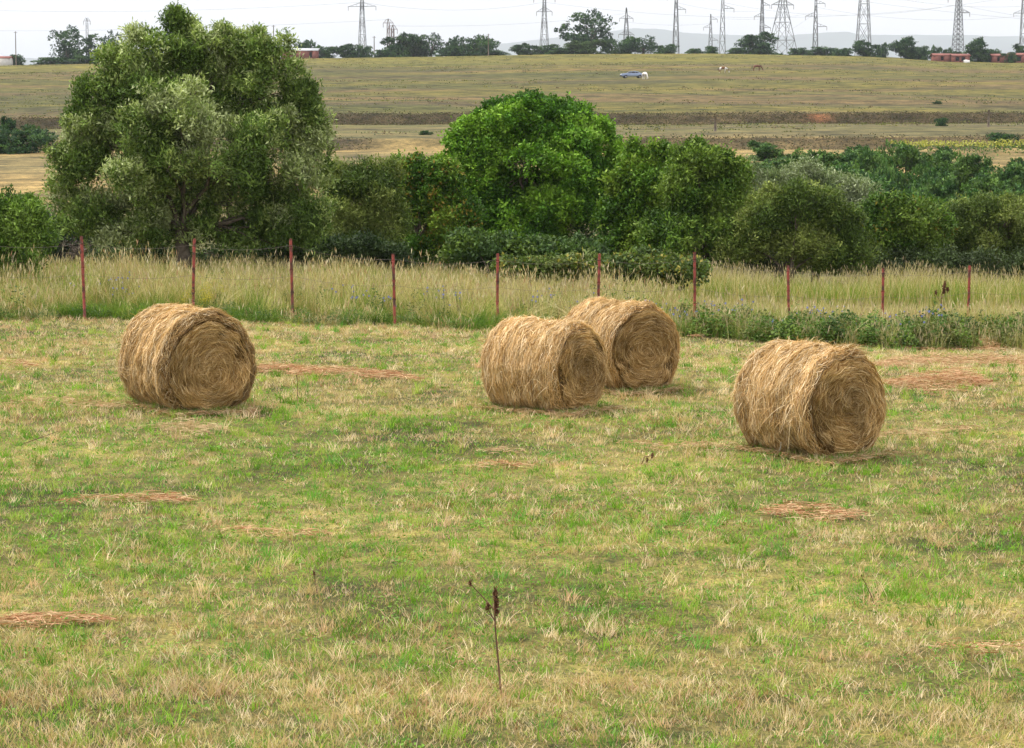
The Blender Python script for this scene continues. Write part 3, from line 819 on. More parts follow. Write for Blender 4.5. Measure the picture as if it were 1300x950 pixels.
    # chicory
    mb = MB(); m = 120; k = 6
    cx = rng.uniform(-13, 15, m); cx = cx[noise(cx + 4, cx * 0, 1.1, 71) > .45]; m = len(cx)
    cy = verge_front(cx) + rng.uniform(.2, 3.4, m)
    b = MB()
    for i in range(m):
        hh = rng.uniform(.4, .75)
        for j in range(k):
            x0 = cx[i] + rng.normal(0, .16); y0 = cy[i] + rng.normal(0, .16); z0 = ground(x0, y0)
            x1 = x0 + rng.normal(0, .08); y1 = y0 + rng.normal(0, .08); h1 = hh * rng.uniform(.6, 1.1)
            b.tube([(x0, y0, z0), ((x0 + x1) / 2, y0, z0 + h1 * .55), (x1, y1, z0 + h1)], .004, 3, (.12, .17, .07))
            if rng.random() < .8:
                q = 9; an = np.arange(q) * 6.283 / q
                d = np.stack([np.cos(an), np.full(q, -.35), np.sin(an)], 1); d = unit(d)
                r_ = rng.uniform(.018, .03)
                P = np.array([x1, y1 - .01, z0 + h1])[None] + d * r_ * .5
                sd = unit(np.cross(d, [[0, 1.0, 0]]))
                b.leaves(P, d, sd, np.full(q, r_), np.full(q, r_ * .6), np.tile([[.26, .28, .62]], (q, 1)) * rng.uniform(.75, 1.15))
    o = b.build('chicory_flowers', M_leaf)
    tag(o, 'small blue chicory flowers scattered along the verge', 'wildflowers', kind='stuff')
build_verge()

# ------------------------------------------------------------------ fence
def build_fence():
    xs = [106, 243, 371, 501, 631, 759, 883, 1003, 1122, 1231]
    tops = [300, 303, 303, 322, 322, 322, 320, 337, 340, 337]
    xs = [-32] + xs + [1340]; tops = [300] + tops + [338]
    pts = []
    for px, tp in zip(xs, tops):
        x = (px - 650) / F * 46
        for _ in range(6): x = (px - 650) / F * fence_y(x)
        y = float(fence_y(x)); p = onground(x, y)
        pts.append((p, at(px, tp, y)[2]))
    o = pts[0][0]
    root = empty('wire_fence', tuple(pts[5][0]))
    tag(root, 'sagging wire fence on rusty red metal posts along the verge', 'fence')
    r0 = pts[5][0]
    for i, (p, tz) in enumerate(pts):
        mb = MB(); rr = random.Random(i)
        lx, ly = rr.uniform(-.06, .06), rr.uniform(-.05, .05)
        h = tz - p[2]
        mb.tube(np.array([(0, 0, -.3), (lx * .5, ly * .5, h * .5), (lx, ly, h - .02), (lx, ly, h)]) + (p - r0), [.030, .030, .030, .024], 10)
        for hz in (.35, .62, .9):
            mb.tube(np.array([(lx * hz, ly * hz, h * hz - .02), (lx * hz, ly * hz, h * hz + .02)]) + (p - r0), .036, 8)
        mb.build('post', M_post, root)
    for fr in (.92, .55):
        mb = MB()
        for (p, tz), (q, tq) in zip(pts[:-1], pts[1:]):
            a = p.copy(); a[2] = p[2] + (tz - p[2]) * fr; b = q.copy(); b[2] = q[2] + (tq - q[2]) * fr
            t = np.linspace(0, 1, 7)[:, None]
            P = a * (1 - t) + b * t; P[:, 2] -= .05 * 4 * t[:, 0] * (1 - t[:, 0]) * (1 + fr)
            mb.tube(P - r0 + [0, -.04, 0], .0022, 4)
        mb.build('wire', M_wire, root)
build_fence()

# ------------------------------------------------------------------ trees
def limb_curve(a, b, sag=.15, k=7, seedr=None):
    t = np.linspace(0, 1, k)[:, None]
    P = a * (1 - t) + b * t
    mid = np.array([rng.normal(0, .05), rng.normal(0, .05), sag]) * np.linalg.norm(b - a)
    P = P + mid * (4 * t * (1 - t)) * .5
    P[1:-1] += rng.normal(0, .018 * np.linalg.norm(b - a), (k - 2, 3))
    return P

def crown_points(lobes, n, shell=.62, inner=.22, rough=.3, floor=None):
    """points on boughs: each ellipsoid lobe (c, rx, ry, rz) is covered by smaller leafy boughs with gaps between"""
    Cn, Rd = [], []
    big = np.array([l[1] * l[3] for l in lobes]).max() ** .5
    for l in lobes:
        r3 = np.array(l[1:4], float)
        nb = int(5 + 12 * (l[1] * l[3]) ** .5 / big)
        d = unit(rng.normal(0, 1, (nb, 3)) + [0, 0, .15])
        rr = rng.uniform(.45, .78 + rough * .25, (nb, 1))
        br = rng.uniform(.24, .42, (nb, 1)) * (1 - rough * .25)
        Cn.append(l[0] + d * r3 * rr); Rd.append(np.maximum(r3 * br * [1, 1, .8], .01))
    Cn = np.concatenate(Cn); Rd = np.concatenate(Rd)
    wgt = (Rd[:, 0] * Rd[:, 2]) ** .9; wgt /= wgt.sum()
    L0 = np.array([l[0] for l in lobes]); LR = np.array([l[1:4] for l in lobes], float)
    ps, ds = [], []; got = 0
    while got < n:
        m = int((n - got) * 1.8) + 50
        li = rng.choice(len(Cn), m, p=wgt)
        d = unit(rng.normal(0, 1, (m, 3)) + [0, 0, .35])
        r = .55 + .55 * rng.random(m) ** .8
        P = Cn[li] + d * Rd[li] * r[:, None]
        isin = rng.random(m) < inner * .45
        lj = rng.integers(0, len(L0), m)
        P2 = L0[lj] + unit(rng.normal(0, 1, (m, 3))) * LR[lj] * (rng.random((m, 1)) ** .5 * .75)
        P = np.where(isin[:, None], P2, P)
        q = np.linalg.norm((P[:, None] - L0[None]) / LR[None], axis=2)
        keep = (q.min(1) > .42) | isin | (rng.random(m) < .15)
        if floor is not None: keep &= P[:, 2] > floor
        ps.append(P[keep]); ds.append(unit(d[keep] + [0, 0, .2])); got += keep.sum()
    return np.concatenate(ps)[:n], np.concatenate(ds)[:n]

LEAFK = 1.5
def make_crown(lobes, nclu, per, leaf, wr, cols, spread, twig, floor, up=.5, rough=.3, inner=.22, hang=0., accent=None, acc=0.0):
    """one mesh of leaves gathered on twigs"""
    Pc, D = crown_points(lobes, nclu, inner=inner, rough=rough, floor=floor)
    m = len(Pc); k = per
    D = unit(D + rng.normal(0, .35, (m, 3)) + [0, 0, up * .5 - hang])
    t = rng.random((m, k))
    sp = spread * (1 - .5 * t)
    P = Pc[:, None] + D[:, None] * ((t - .3) * twig)[..., None] + rng.normal(0, 1, (m, k, 3)) * sp[..., None]
    P = P.reshape(-1, 3); q = len(P)
    Dr = np.repeat(D, k, 0)
    axv = unit(Dr * .8 + rng.normal(0, .6, (q, 3)) + [0, 0, -hang])
    nn = unit(rng.normal(0, .6, (q, 3)) + Dr * .5 + [0, 0, .7])
    sd = unit(np.cross(axv, nn))
    ln = leaf * LEAFK * rng.uniform(.65, 1.3, q)
    big = noise(Pc[:, 0] + 50, Pc[:, 2] * 1.3 + Pc[:, 1] * .7 + 50, spread * 7, 88)
    ci = np.clip((big * 1.3 - .15 + rng.normal(0, .22, m)) * len(cols), 0, len(cols) - 1).astype(int)
    c = np.repeat(pick(cols, ci) * (.7 + .6 * rng.random((m, 1))), k, 0) * (.7 + .6 * rng.random((q, 1)))
    if accent is not None:
        am = np.repeat(rng.random(m) < acc, k) & (rng.random(q) < .6)
        c = np.where(am[:, None], np.array(accent) * (.7 + .6 * rng.random((q, 1))), c)
    mb = MB(); mb.leaves(P, axv, sd, ln, ln * wr, c)
    return mb, Pc

def tree(name, label, cat, Y, base_px, lobes_px, nclu, per, leaf, wr, cols, spread=.16, twig=.35, tr=.14, flat=.8,
         group=None, floor=.25, hang=0., rough=.3, inner=.22, limbs=7, twigs=60, stems=1, accent=None, acc=0., sink=0.0, up=.5, bumps=5):
    bx = at(base_px, 400, Y)[0]; base = onground(bx, Y); base[2] -= sink
    lobes = []
    for i, l in enumerate(lobes_px):
        px, py, r = l[:3]; rz = l[3] if len(l) > 3 else r
        dy = l[4] if len(l) > 4 else rng.uniform(-.45, .45) * r / F * Y
        s_ = F / Y
        c = at(px, py, Y); c[1] += dy
        lobes.append((c - base, r / s_, r / s_ * flat, rz / s_))
    for l in list(lobes):                                    # uneven outline: smaller boughs pushing out of each mass
        for _ in range(bumps):
            d = unit(rng.normal(0, 1, 3) * [1, .7, 1] + [0, 0, .5]); f_ = rng.uniform(.12, .34)
            lobes.append((l[0] + d * np.array(l[1:4]) * rng.uniform(.78, .98), l[1] * f_, l[2] * f_, l[3] * f_ * rng.uniform(1, 1.6)))
    root = empty(name, tuple(base)); tag(root, label, cat, group)
    mb, Pc = make_crown(lobes, nclu, per, leaf, wr, cols, spread, twig, floor - 0.0, up, rough, inner, hang, accent, acc)
    cr = mb.build('crown', M_leaf, root)
    wb = MB()
    top = max(l[0][2] for l in lobes)
    fork = np.array([0, 0, max(.25, min(top * .28, 1.3))])
    for s_ in range(stems):
        o0 = np.array([0, 0, 0]) if stems == 1 else np.array([rng.normal(0, .25), rng.normal(0, .25), 0])
        tip = fork + (o0 * 1.6)
        P = limb_curve(np.array([0, 0, -.4]), tip, 0, 6)
        wb.tube(P, np.linspace(tr * 1.35, tr * .9, 6), 9)
        order = sorted(lobes, key=lambda l: -l[1])[:limbs]
        for j, l in enumerate(order[s_::stems] if stems > 1 else order):
            e = l[0] + [0, 0, l[3] * .35]
            Q = limb_curve(tip - [0, 0, .1 * (j % 3)], e, .12, 8)
            wb.tube(Q, np.linspace(tr * .45, tr * .07, 8), 6)
            for _ in range(3):
                i0 = rng.integers(2, 7); e2 = l[0] + unit(rng.normal(0, 1, 3) + [0, 0, .5]) * np.array([l[1], l[2], l[3]]) * .85
                wb.tube(limb_curve(Q[i0], e2, .08, 6), np.linspace(tr * .17, tr * .04, 6), 5)
    sel = rng.choice(len(Pc), min(twigs, len(Pc)), replace=False)
    for i in sel:
        l = min(lobes, key=lambda l: np.linalg.norm((Pc[i] - l[0]) / l[1]))
        st = l[0] * .6 + Pc[i] * .4
        wb.tube(limb_curve(st, Pc[i], .05, 4), np.linspace(.018, .006, 4), 4)
    wb.build('trunk', M_bark, root)
    return root

WILLOW = [(.07, .12, .02), (.12, .19, .035), (.18, .255, .055), (.27, .33, .10), (.40, .45, .21)]
OLIVE = [(.06, .10, .016), (.095, .145, .024), (.14, .19, .035), (.21, .25, .06)]
WALNUT = [(.045, .12, .010), (.08, .19, .013), (.13, .265, .018), (.20, .35, .035)]
DARKG = [(.045, .11, .010), (.08, .165, .014), (.12, .22, .020), (.18, .27, .03)]
SILVER = [(.09, .13, .05), (.15, .20, .075), (.22, .26, .13), (.30, .34, .20)]
BLUEG = [(.014, .046, .020), (.024, .068, .026), (.042, .098, .030), (.07, .14, .035)]

tree('willow_tree', 'largest tree, a broad grey green willow with ragged top behind the leftmost bale', 'tree', 57, 232,
     [(240, 190, 115, 105), (150, 205, 72, 78), (345, 200, 72, 85), (110, 235, 48, 52), (385, 250, 42, 62), (250, 110, 92, 62), (175, 130, 62, 50), (325, 125, 68, 55),
      (195, 72, 46, 34), (226, 52, 20, 30), (290, 78, 54, 34), (350, 88, 38, 34), (155, 82, 28, 22), (128, 118, 24, 24), (385, 135, 26, 34), (250, 62, 26, 20), (300, 265, 85, 62), (175, 278, 66, 46), (230, 290, 60, 40), (100, 275, 36, 30), (375, 150, 40, 40), (130, 140, 34, 44), (95, 175, 22, 34), (400, 165, 16, 30), (222, 30, 9, 13), (360, 300, 52, 42), (335, 60, 14, 16), (280, 52, 16, 14), (400, 200, 24, 50), (82, 215, 22, 26), (120, 292, 34, 30), (185, 305, 46, 30), (335, 312, 60, 30), (290, 318, 40, 22), (400, 290, 26, 34), (160, 105, 26, 26), (240, 175, 66, 60, -1.4), (185, 215, 50, 46, -1.3), (305, 195, 60, 56, -1.3)],
     11500, 24, .08, .30, WILLOW, spread=.10, twig=.36, tr=.17, limbs=14, twigs=420, rough=.35, floor=.9, inner=.5, group='trees and bushes behind the fence', up=.8)
tree('bush', 'dense dark green bush cut off by the left edge of the picture', 'bush', 51, -5,
     [(0, 300, 62, 50), (30, 300, 36, 44), (-40, 310, 60, 60), (5, 345, 62, 40), (-5, 265, 45, 22), (35, 275, 22, 18)], 2600, 24, .07, .34,
     [(.05, .10, .014), (.085, .16, .02), (.13, .22, .03), (.19, .29, .05)], spread=.11, twig=.3, tr=.09, stems=3, floor=.15, limbs=6, group='trees and bushes behind the fence')
tree('bush', 'low dark bush in the gap between the left bush and the willow', 'bush', 68, 105,
     [(85, 320, 34, 30), (125, 318, 36, 28), (70, 300, 20, 22), (160, 325, 30, 24)], 1100, 24, .09, .36, [(.03, .055, .03), (.045, .075, .022), (.06, .09, .05)], spread=.13, tr=.07, stems=2, floor=.1, group='trees and bushes behind the fence')
tree('dead_bush', 'dull leafless brown thicket beneath the left side of the willow', 'bush', 64, 118,
     [(100, 322, 24, 22), (135, 326, 26, 20)], 160, 6, .05, .3, [(.08, .06, .05), (.06, .05, .022)], spread=.1, tr=.04, stems=3, floor=.1, twigs=140, group='trees and bushes behind the fence')
tree('willow_bush', 'olive green willow bush filling the gap right of the big willow', 'bush', 63, 455,
     [(450, 265, 48, 45), (435, 235, 30, 28), (470, 235, 30, 26), (460, 310, 50, 36), (425, 290, 34, 40), (490, 285, 30, 50), (420, 225, 20, 18), (490, 235, 22, 26)], 2600, 24, .075, .28,
     OLIVE, spread=.11, twig=.35, tr=.1, floor=.2, stems=2, group='trees and bushes behind the fence')
tree('plum_tree', 'small dark tree with scattered yellow leaves left of the rounded bright tree', 'tree', 66, 530,
     [(530, 290, 42, 44), (515, 245, 20, 36), (548, 250, 24, 36), (508, 215, 8, 14), (528, 210, 9, 14), (556, 220, 10, 18), (540, 325, 46, 28), (580, 290, 34, 46), (568, 240, 24, 30), (500, 240, 18, 30), (535, 232, 26, 26)], 2400, 22, .075, .45,
     DARKG, spread=.11, twig=.3, tr=.1, floor=.2, accent=(.26, .19, .03), acc=.16, rough=.45, group='trees and bushes behind the fence')
tree('walnut_tree', 'bright green round crowned tree behind the paired bales', 'tree', 74, 665,
     [(670, 215, 90, 72), (625, 190, 55, 42), (715, 185, 52, 40), (672, 160, 52, 33), (610, 232, 52, 42), (745, 225, 42, 48), (595, 265, 40, 32), (665, 275, 85, 50), (735, 280, 55, 45), (640, 148, 28, 16), (700, 146, 30, 16), (765, 188, 30, 26), (590, 190, 34, 30), (575, 225, 22, 30), (780, 215, 16, 26), (670, 142, 34, 18), (730, 160, 36, 24), (580, 255, 20, 18), (772, 250, 20, 34), (650, 310, 70, 26), (760, 165, 18, 10), (600, 165, 18, 14)],
     7800, 22, .088, .5, WALNUT, spread=.12, twig=.30, tr=.2, limbs=12, twigs=200, rough=.45, floor=.2, flat=.9, group='trees and bushes behind the fence', up=.2)
tree('shrub', 'low leafy dogwood shrub in front of the foot of the bright round tree', 'bush', 60, 640,
     [(600, 320, 34, 22), (640, 325, 36, 20), (690, 325, 40, 18), (735, 326, 40, 18)], 1300, 22, .08, .5, [(.05, .095, .025), (.075, .13, .03), (.10, .16, .022)], spread=.1, tr=.04, floor=.1, stems=3, group='trees and bushes behind the fence')
tree('bramble_bush', 'arching bramble bush with yellowish leaves behind the fence and the paired bales', 'bush', 55, 800,
     [(780, 342, 40, 12), (820, 340, 46, 13), (860, 345, 40, 11), (700, 345, 30, 10), (740, 341, 35, 11), (660, 343, 26, 9)], 1000, 20, .07, .55, [(.07, .11, .03), (.10, .15, .022), (.14, .18, .05)], spread=.1, tr=.03, floor=.1, stems=3, accent=(.30, .26, .05), acc=.12, group='trees and bushes behind the fence')
tree('elm_tree', 'dark green tree with several pointed tops right of the bright round tree', 'tree', 70, 820,
     [(820, 270, 44, 56), (805, 225, 15, 34), (825, 215, 11, 28), (840, 225, 16, 30), (790, 262, 26, 50), (835, 305, 50, 36), (822, 238, 34, 34), (795, 285, 40, 44), (855, 250, 26, 40), (808, 200, 9, 16), (834, 198, 9, 16), (850, 205, 9, 14), (795, 212, 8, 12), (786, 320, 34, 24), (845, 200, 5, 9)], 2500, 22, .085, .48,
     DARKG, spread=.12, twig=.34, tr=.11, floor=.2, rough=.45, group='trees and bushes behind the fence')
tree('elm_tree', 'dark green leaning tree with feathery top between the pointed and the silvery trees', 'tree', 65, 895,
     [(890, 265, 50, 55), (880, 215, 22, 26), (905, 225, 30, 28), (870, 245, 26, 34), (925, 260, 30, 40), (895, 310, 55, 36), (885, 193, 13, 11), (862, 204, 11, 14), (905, 200, 12, 10), (940, 218, 12, 12), (930, 232, 22, 20), (848, 300, 34, 40), (885, 230, 42, 36), (940, 285, 34, 44), (920, 215, 22, 18)], 2800, 22, .08, .42,
     [(.045, .10, .012), (.08, .15, .018), (.12, .20, .025), (.17, .25, .04)], spread=.12, twig=.36, tr=.11, floor=.2, rough=.4, group='trees and bushes behind the fence')
tree('silver_willow', 'silvery topped willow bush behind the fence on the right', 'bush', 72, 1030,
     [(1005, 262, 46, 48), (1060, 270, 48, 46), (990, 238, 26, 20), (1020, 228, 24, 16), (1055, 240, 24, 16), (1085, 255, 26, 24), (1105, 270, 16, 24), (970, 255, 34, 36), (1030, 300, 80, 46), (960, 235, 26, 22)], 2600, 24, .085, .26,
     SILVER, spread=.12, twig=.4, tr=.1, floor=.2, stems=2, group='trees and bushes behind the fence')
tree('olive_bush', 'rounded dull olive bush standing before the silvery willow', 'bush', 64, 1000,
     [(968, 285, 36, 34), (1005, 278, 34, 36), (940, 318, 36, 26), (1035, 312, 50, 34), (1068, 290, 30, 30), (1018, 248, 20, 14), (985, 252, 16, 14), (1085, 320, 34, 26), (1050, 262, 20, 18)], 2400, 24, .075, .30,
     OLIVE, spread=.11, twig=.34, tr=.09, floor=.2, stems=3, group='trees and bushes behind the fence')
tree('hawthorn_bush', 'dark green bush between the silvery willow and the rightmost olive willow', 'bush', 68, 1125,
     [(1120, 300, 44, 40), (1150, 290, 36, 34), (1095, 315, 36, 32), (1155, 325, 44, 28), (1125, 275, 36, 26), (1175, 295, 34, 36), (1150, 268, 20, 14)], 2200, 22, .08, .42,
     [(.05, .11, .015), (.09, .16, .02), (.14, .21, .03)], spread=.12, tr=.09, floor=.2, stems=2, accent=(.20, .16, .022), acc=.08, group='trees and bushes behind the fence')
tree('willow_tree', 'spreading olive willow with dark forked stems at the right edge', 'tree', 70, 1262,
     [(1262, 295, 55, 40), (1235, 275, 34, 22), (1275, 268, 40, 18), (1310, 280, 44, 34), (1220, 305, 30, 34), (1290, 320, 50, 30), (1225, 330, 44, 24), (1350, 300, 44, 40)], 2700, 24, .08, .27,
     [(.06, .095, .016), (.10, .145, .025), (.15, .195, .04), (.21, .25, .06)], spread=.12, tr=.13, floor=.25, limbs=8, twigs=160, group='trees and bushes behind the fence')
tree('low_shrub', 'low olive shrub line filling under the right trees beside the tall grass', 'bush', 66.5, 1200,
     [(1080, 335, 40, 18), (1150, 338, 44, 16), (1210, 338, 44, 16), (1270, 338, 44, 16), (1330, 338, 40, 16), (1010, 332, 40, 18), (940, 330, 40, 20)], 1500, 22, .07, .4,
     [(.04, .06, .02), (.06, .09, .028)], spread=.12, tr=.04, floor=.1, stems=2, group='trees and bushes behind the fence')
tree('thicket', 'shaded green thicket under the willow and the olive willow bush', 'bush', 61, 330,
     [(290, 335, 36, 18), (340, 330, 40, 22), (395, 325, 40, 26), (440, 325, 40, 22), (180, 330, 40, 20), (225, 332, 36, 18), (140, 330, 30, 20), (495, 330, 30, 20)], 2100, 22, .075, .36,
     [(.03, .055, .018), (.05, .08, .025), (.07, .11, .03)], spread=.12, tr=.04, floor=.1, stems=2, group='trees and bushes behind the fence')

# ---- prototypes for distant trees: unit sized crowns reused at their own scale
def proto_tree(kind, cols, seedv, wide=1.0, tall=1.0, nclu=420, per=9, leaf=.075, lobesn=9, open_=.3, name='distant_tree'):
    lobes = []
    rr = np.random.default_rng(seedv)
    for i in range(lobesn):
        a = rr.random() * 6.28; q = rr.random() ** .6 * .33
        z = .14 + .66 * (i + rr.random()) / lobesn
        r = rr.uniform(.19, .27) * (1.1 - .45 * max(z - .5, 0) + .35 * max(.35 - z, 0))
        lobes.append((np.array([math.cos(a) * q * wide, math.sin(a) * q * wide, z * tall]), r * wide, r * wide, r * tall * .8))
    mb, Pc = make_crown(lobes, nclu, per, leaf, .6, cols, .022, .05, .0, .5, open_, .4)
    root = empty(name, (0, 0, 0))
    cr = mb.build('crown', M_leaf, root)
    wb = MB()
    wb.tube(limb_curve(np.array([0, 0, -.03]), np.array([0, 0, .45 * tall]), 0, 6), np.linspace(.03, .018, 6), 6)
    for l in lobes:
        wb.tube(limb_curve(np.array([0, 0, .25 * tall]), l[0], .1, 5), np.linspace(.016, .004, 5), 5)
    tk = wb.build('trunk', M_bark, root)
    adopt(root, cr, tk)
    return root
PROTO = {
    'round': proto_tree('round', BLUEG, 1, nclu=1300, per=9, leaf=.030),
    'round2': proto_tree('round2', [(.035, .07, .02), (.055, .10, .025), (.08, .135, .035)], 2, nclu=1300, per=9, leaf=.030),
    'wide': proto_tree('wide', BLUEG, 3, wide=1.5, tall=.8, lobesn=13, nclu=1500, per=9, leaf=.030),
    'open': proto_tree('open', BLUEG, 4, wide=1.1, lobesn=10, open_=.7, nclu=620, per=9, leaf=.028),
    'tall': proto_tree('tall', BLUEG, 5, wide=.6, tall=1.1, lobesn=8, open_=.4, nclu=900, per=9, leaf=.030),
    'shrub': proto_tree('shrub', BLUEG, 6, wide=1.5, tall=.75, lobesn=8, nclu=900, per=9, leaf=.032),
}
GULLY = [(.03, .08, .02), (.05, .12, .025), (.08, .165, .032), (.12, .21, .05)]
PROTO['gully_round'] = proto_tree('a', GULLY, 11, nclu=1300, per=9, leaf=.030)
PROTO['gully_round2'] = proto_tree('b', [(.045, .10, .018), (.07, .14, .024), (.11, .19, .035)], 12, nclu=1300, per=9, leaf=.030)
PROTO['gully_wide'] = proto_tree('c', GULLY, 13, wide=1.5, tall=.8, lobesn=13, nclu=1500, per=9, leaf=.030)
used = set()
def place(kind, name, px, base_py, top_py, width_px, Y, label, group, cat='tree'):
    """stand a copy of a prototype on the ground at distance Y, given where its top and sides reach"""
    b = onground(at(px, 100, Y)[0], Y)
    ztop = at(px, top_py, Y)[2]
    if base_py is not None: b[2] = min(b[2], at(px, base_py, Y)[2])
    h = max(ztop - b[2], .5); wdt = width_px / F * Y
    src = PROTO[kind]
    o = src if kind not in used else copy_tree(src)
    used.add(kind)
    o.name = name
    if o is src:
        KIDS[o.name] = KIDS.pop([k for k in KIDS if KIDS[k] and KIDS[k][0].parent == src][0])
    base_kind = kind.replace('gully_', '')
    wn = {'round': .85, 'round2': .85, 'wide': 1.3, 'open': .95, 'tall': .52, 'shrub': 1.25}[base_kind]
    hn = {'round': .95, 'round2': .95, 'wide': .76, 'open': .95, 'tall': 1.05, 'shrub': .72}[base_kind]
    sink = {'open': .06, 'tall': .1}.get(base_kind, .2); h = h / (1 - sink); b[2] -= h * sink
    o.location = b; o.scale = (wdt / wn, wdt / wn, h / hn); o.rotation_euler = (0, 0, random.uniform(0, 6.28))
    tag(o, label, cat, group)
    return o

# wooded gully on the right, below the terraces
GW = 'trees of the wooded gully on the right'
wood = [(973, 178, 34, 190, 'round'), (1000, 196, 50, 178, 'round'), (1035, 188, 56, 172, 'round2'), (1075, 186, 60, 176, 'round'), (1110, 184, 60, 170, 'wide'),
        (1150, 180, 56, 168, 'round2'), (1190, 186, 50, 172, 'round'), (1235, 192, 56, 165, 'round2'), (1280, 200, 56, 160, 'round'), (1325, 200, 60, 165, 'round2'),
        (1020, 212, 60, 150, 'round'), (1065, 206, 64, 148, 'round2'), (1105, 208, 70, 145, 'round'), (1150, 205, 66, 150, 'wide'), (1195, 212, 60, 142, 'round'), (1250, 222, 60, 140, 'round2'), (1300, 232, 64, 138, 'round'),
        (1080, 232, 66, 128, 'round2'), (1125, 234, 70, 125, 'round'), (1170, 238, 66, 124, 'round2'), (1215, 240, 60, 122, 'round'), (1265, 248, 60, 120, 'round2'), (1310, 258, 60, 120, 'round'),
        (1115, 258, 60, 106, 'round2'), (1160, 262, 60, 104, 'round'), (1200, 262, 56, 104, 'round2'), (1240, 268, 56, 102, 'round'), (1140, 240, 40, 115, 'round'), (955, 205, 50, 172, 'round2'), (930, 215, 50, 160, 'round')]
special = {0: 'dark tree standing highest at the left end of the wooded gully', 4: 'wide flat topped tree on the upper edge of the wooded gully'}
for i, (px, tp, wp, Y, kd) in enumerate(wood):
    place('gully_' + kd, 'gully_tree', px, None, tp, wp * 1.3, Y, special.get(i, 'bluish green tree packed among others in the wooded gully at the right'), GW)

# skyline trees
GS = 'trees along the skyline'
sky_trees = [
    ('shrub', 22, 69, 34, 715, 'low dark tree by the red roofed shed at the far left of the skyline'),
    ('open', 86, 33, 52, 720, 'spreading dark tree with ragged crown left of the thin mast on the skyline'),
    ('open', 133, 39, 40, 722, 'thin see-through tree right of the thin mast on the skyline'),
    ('shrub', 66, 72, 60, 712, 'low hedge bush beneath the ragged spreading skyline tree'),
    ('shrub', 112, 70, 60, 712, 'low hedge bush at the foot of the thin mast'),
    ('round', 235, 22, 50, 740, 'tall dark skyline tree showing behind the top of the big willow'),
    ('shrub', 391, 50, 32, 735, 'dark bushy tree behind the pale roofed shed on the skyline'),
    ('shrub', 377, 63, 22, 708, 'small dark bush in front of the pale roofed shed'),
    ('shrub', 412, 57, 30, 712, 'small dark tree right of the pale roofed shed'),
    ('round', 440, 56, 34, 712, 'round dark tree left of the pylon that stands over the big willow right side'),
    ('shrub', 462, 56, 26, 715, 'low dark tree at the foot of the leftmost pylon'),
    ('round', 508, 43, 40, 720, 'green tree directly right of the short rusty masts'),
    ('round2', 524, 44, 34, 722, 'lighter green tree, second right of the short rusty masts'),
    ('open', 548, 41, 32, 720, 'loose crowned tree between the rusty masts and the broad dark skyline tree'),
    ('wide', 596, 44, 60, 716, 'broad dark tree beside a lone pole left of the skyline middle'),
    ('shrub', 630, 64, 50, 712, 'low dark hedge bush trailing right of the broad dark skyline tree'),
    ('round', 662, 55, 24, 712, 'small rounded tree left of the pylon in the middle of the skyline'),
    ('shrub', 690, 56, 46, 712, 'dark bush at the foot of the pylon in the middle of the skyline'),
    ('open', 750, 11, 66, 725, 'tallest tree of the skyline, broad and dark with a ragged crown'),
    ('round2', 743, 50, 44, 710, 'lighter green bush in front of the tallest skyline tree'),
    ('shrub', 715, 60, 40, 708, 'low bush left under the tallest skyline tree'),
    ('wide', 788, 46, 44, 712, 'wide dark bush right under the tallest skyline tree'),
    ('open', 816, 45, 32, 716, 'pale loose tree right of the tallest skyline tree'),
    ('shrub', 845, 56, 38, 710, 'low dark bush at the foot of the second pylon right of the tallest tree'),
    ('shrub', 901, 58, 20, 706, 'small isolated dark bush between two narrow pylons'),
    ('round', 962, 41, 44, 712, 'dense round dark tree just left of the widest pylon'),
    ('shrub', 935, 60, 36, 708, 'low bush trailing left of the dense round tree by the widest pylon'),
    ('round', 1095, 51, 26, 706, 'dark conical bush at the foot of the broad legged pylon'),
    ('shrub', 1118, 54, 22, 712, 'small pale bush right of the broad legged pylon'),
    ('round', 1150, 47, 38, 704, 'dark pointed bush midway between the broad legged pylon and the brick sheds'),
    ('shrub', 1166, 58, 28, 702, 'dark low bush attached right of the dark pointed bush'),
    ('shrub', 1188, 57, 14, 725, 'tiny bush on the slope left of the brick sheds'),
    ('shrub', 1203, 60, 14, 725, 'tiny bush just left of the braced pylon above the brick sheds'),
    ('round', 1242, 48, 30, 696, 'bushy tree standing between the two brick sheds'),
    ('shrub', 1262, 62, 34, 735, 'flat dark bush on the ridge behind the brick sheds'),
    ('tall', 1290, 54, 18, 705, 'upright tree by the brick shed at the right edge'),
    ('shrub', 1280, 66, 20, 692, 'small bush before the brick shed at the right edge'),
    ('shrub', 1012, 60, 26, 738, 'low brown green scrub just right of the widest pylon'),
    ('shrub', 1048, 59, 46, 745, 'rounded scrub on the rough mound right of the thin pylon'),
    ('shrub', 1072, 61, 36, 740, 'low scrub on the rough mound left of the broad legged pylon'),
    ('shrub', 880, 61, 30, 730, 'low scrub left of the small isolated dark bush'),
    ('round2', 170, 58, 60, 735, 'dark skyline tree mostly hidden behind the left side of the big willow'),
    ('shrub', 575, 58, 40, 710, 'low dark bush filling the gap left of the broad dark skyline tree'),
    ('shrub', 485, 62, 24, 706, 'small dark bush between the leftmost large pylon and the short rusty masts'),
    ('shrub', 1226, 63, 40, 740, 'low dark scrub behind the first brick shed'),
]
for kd, px, tp, wp, Y, lb in sky_trees:
    place(kd, 'skyline_tree', px, None, tp, wp * 1.12, Y, lb, GS)

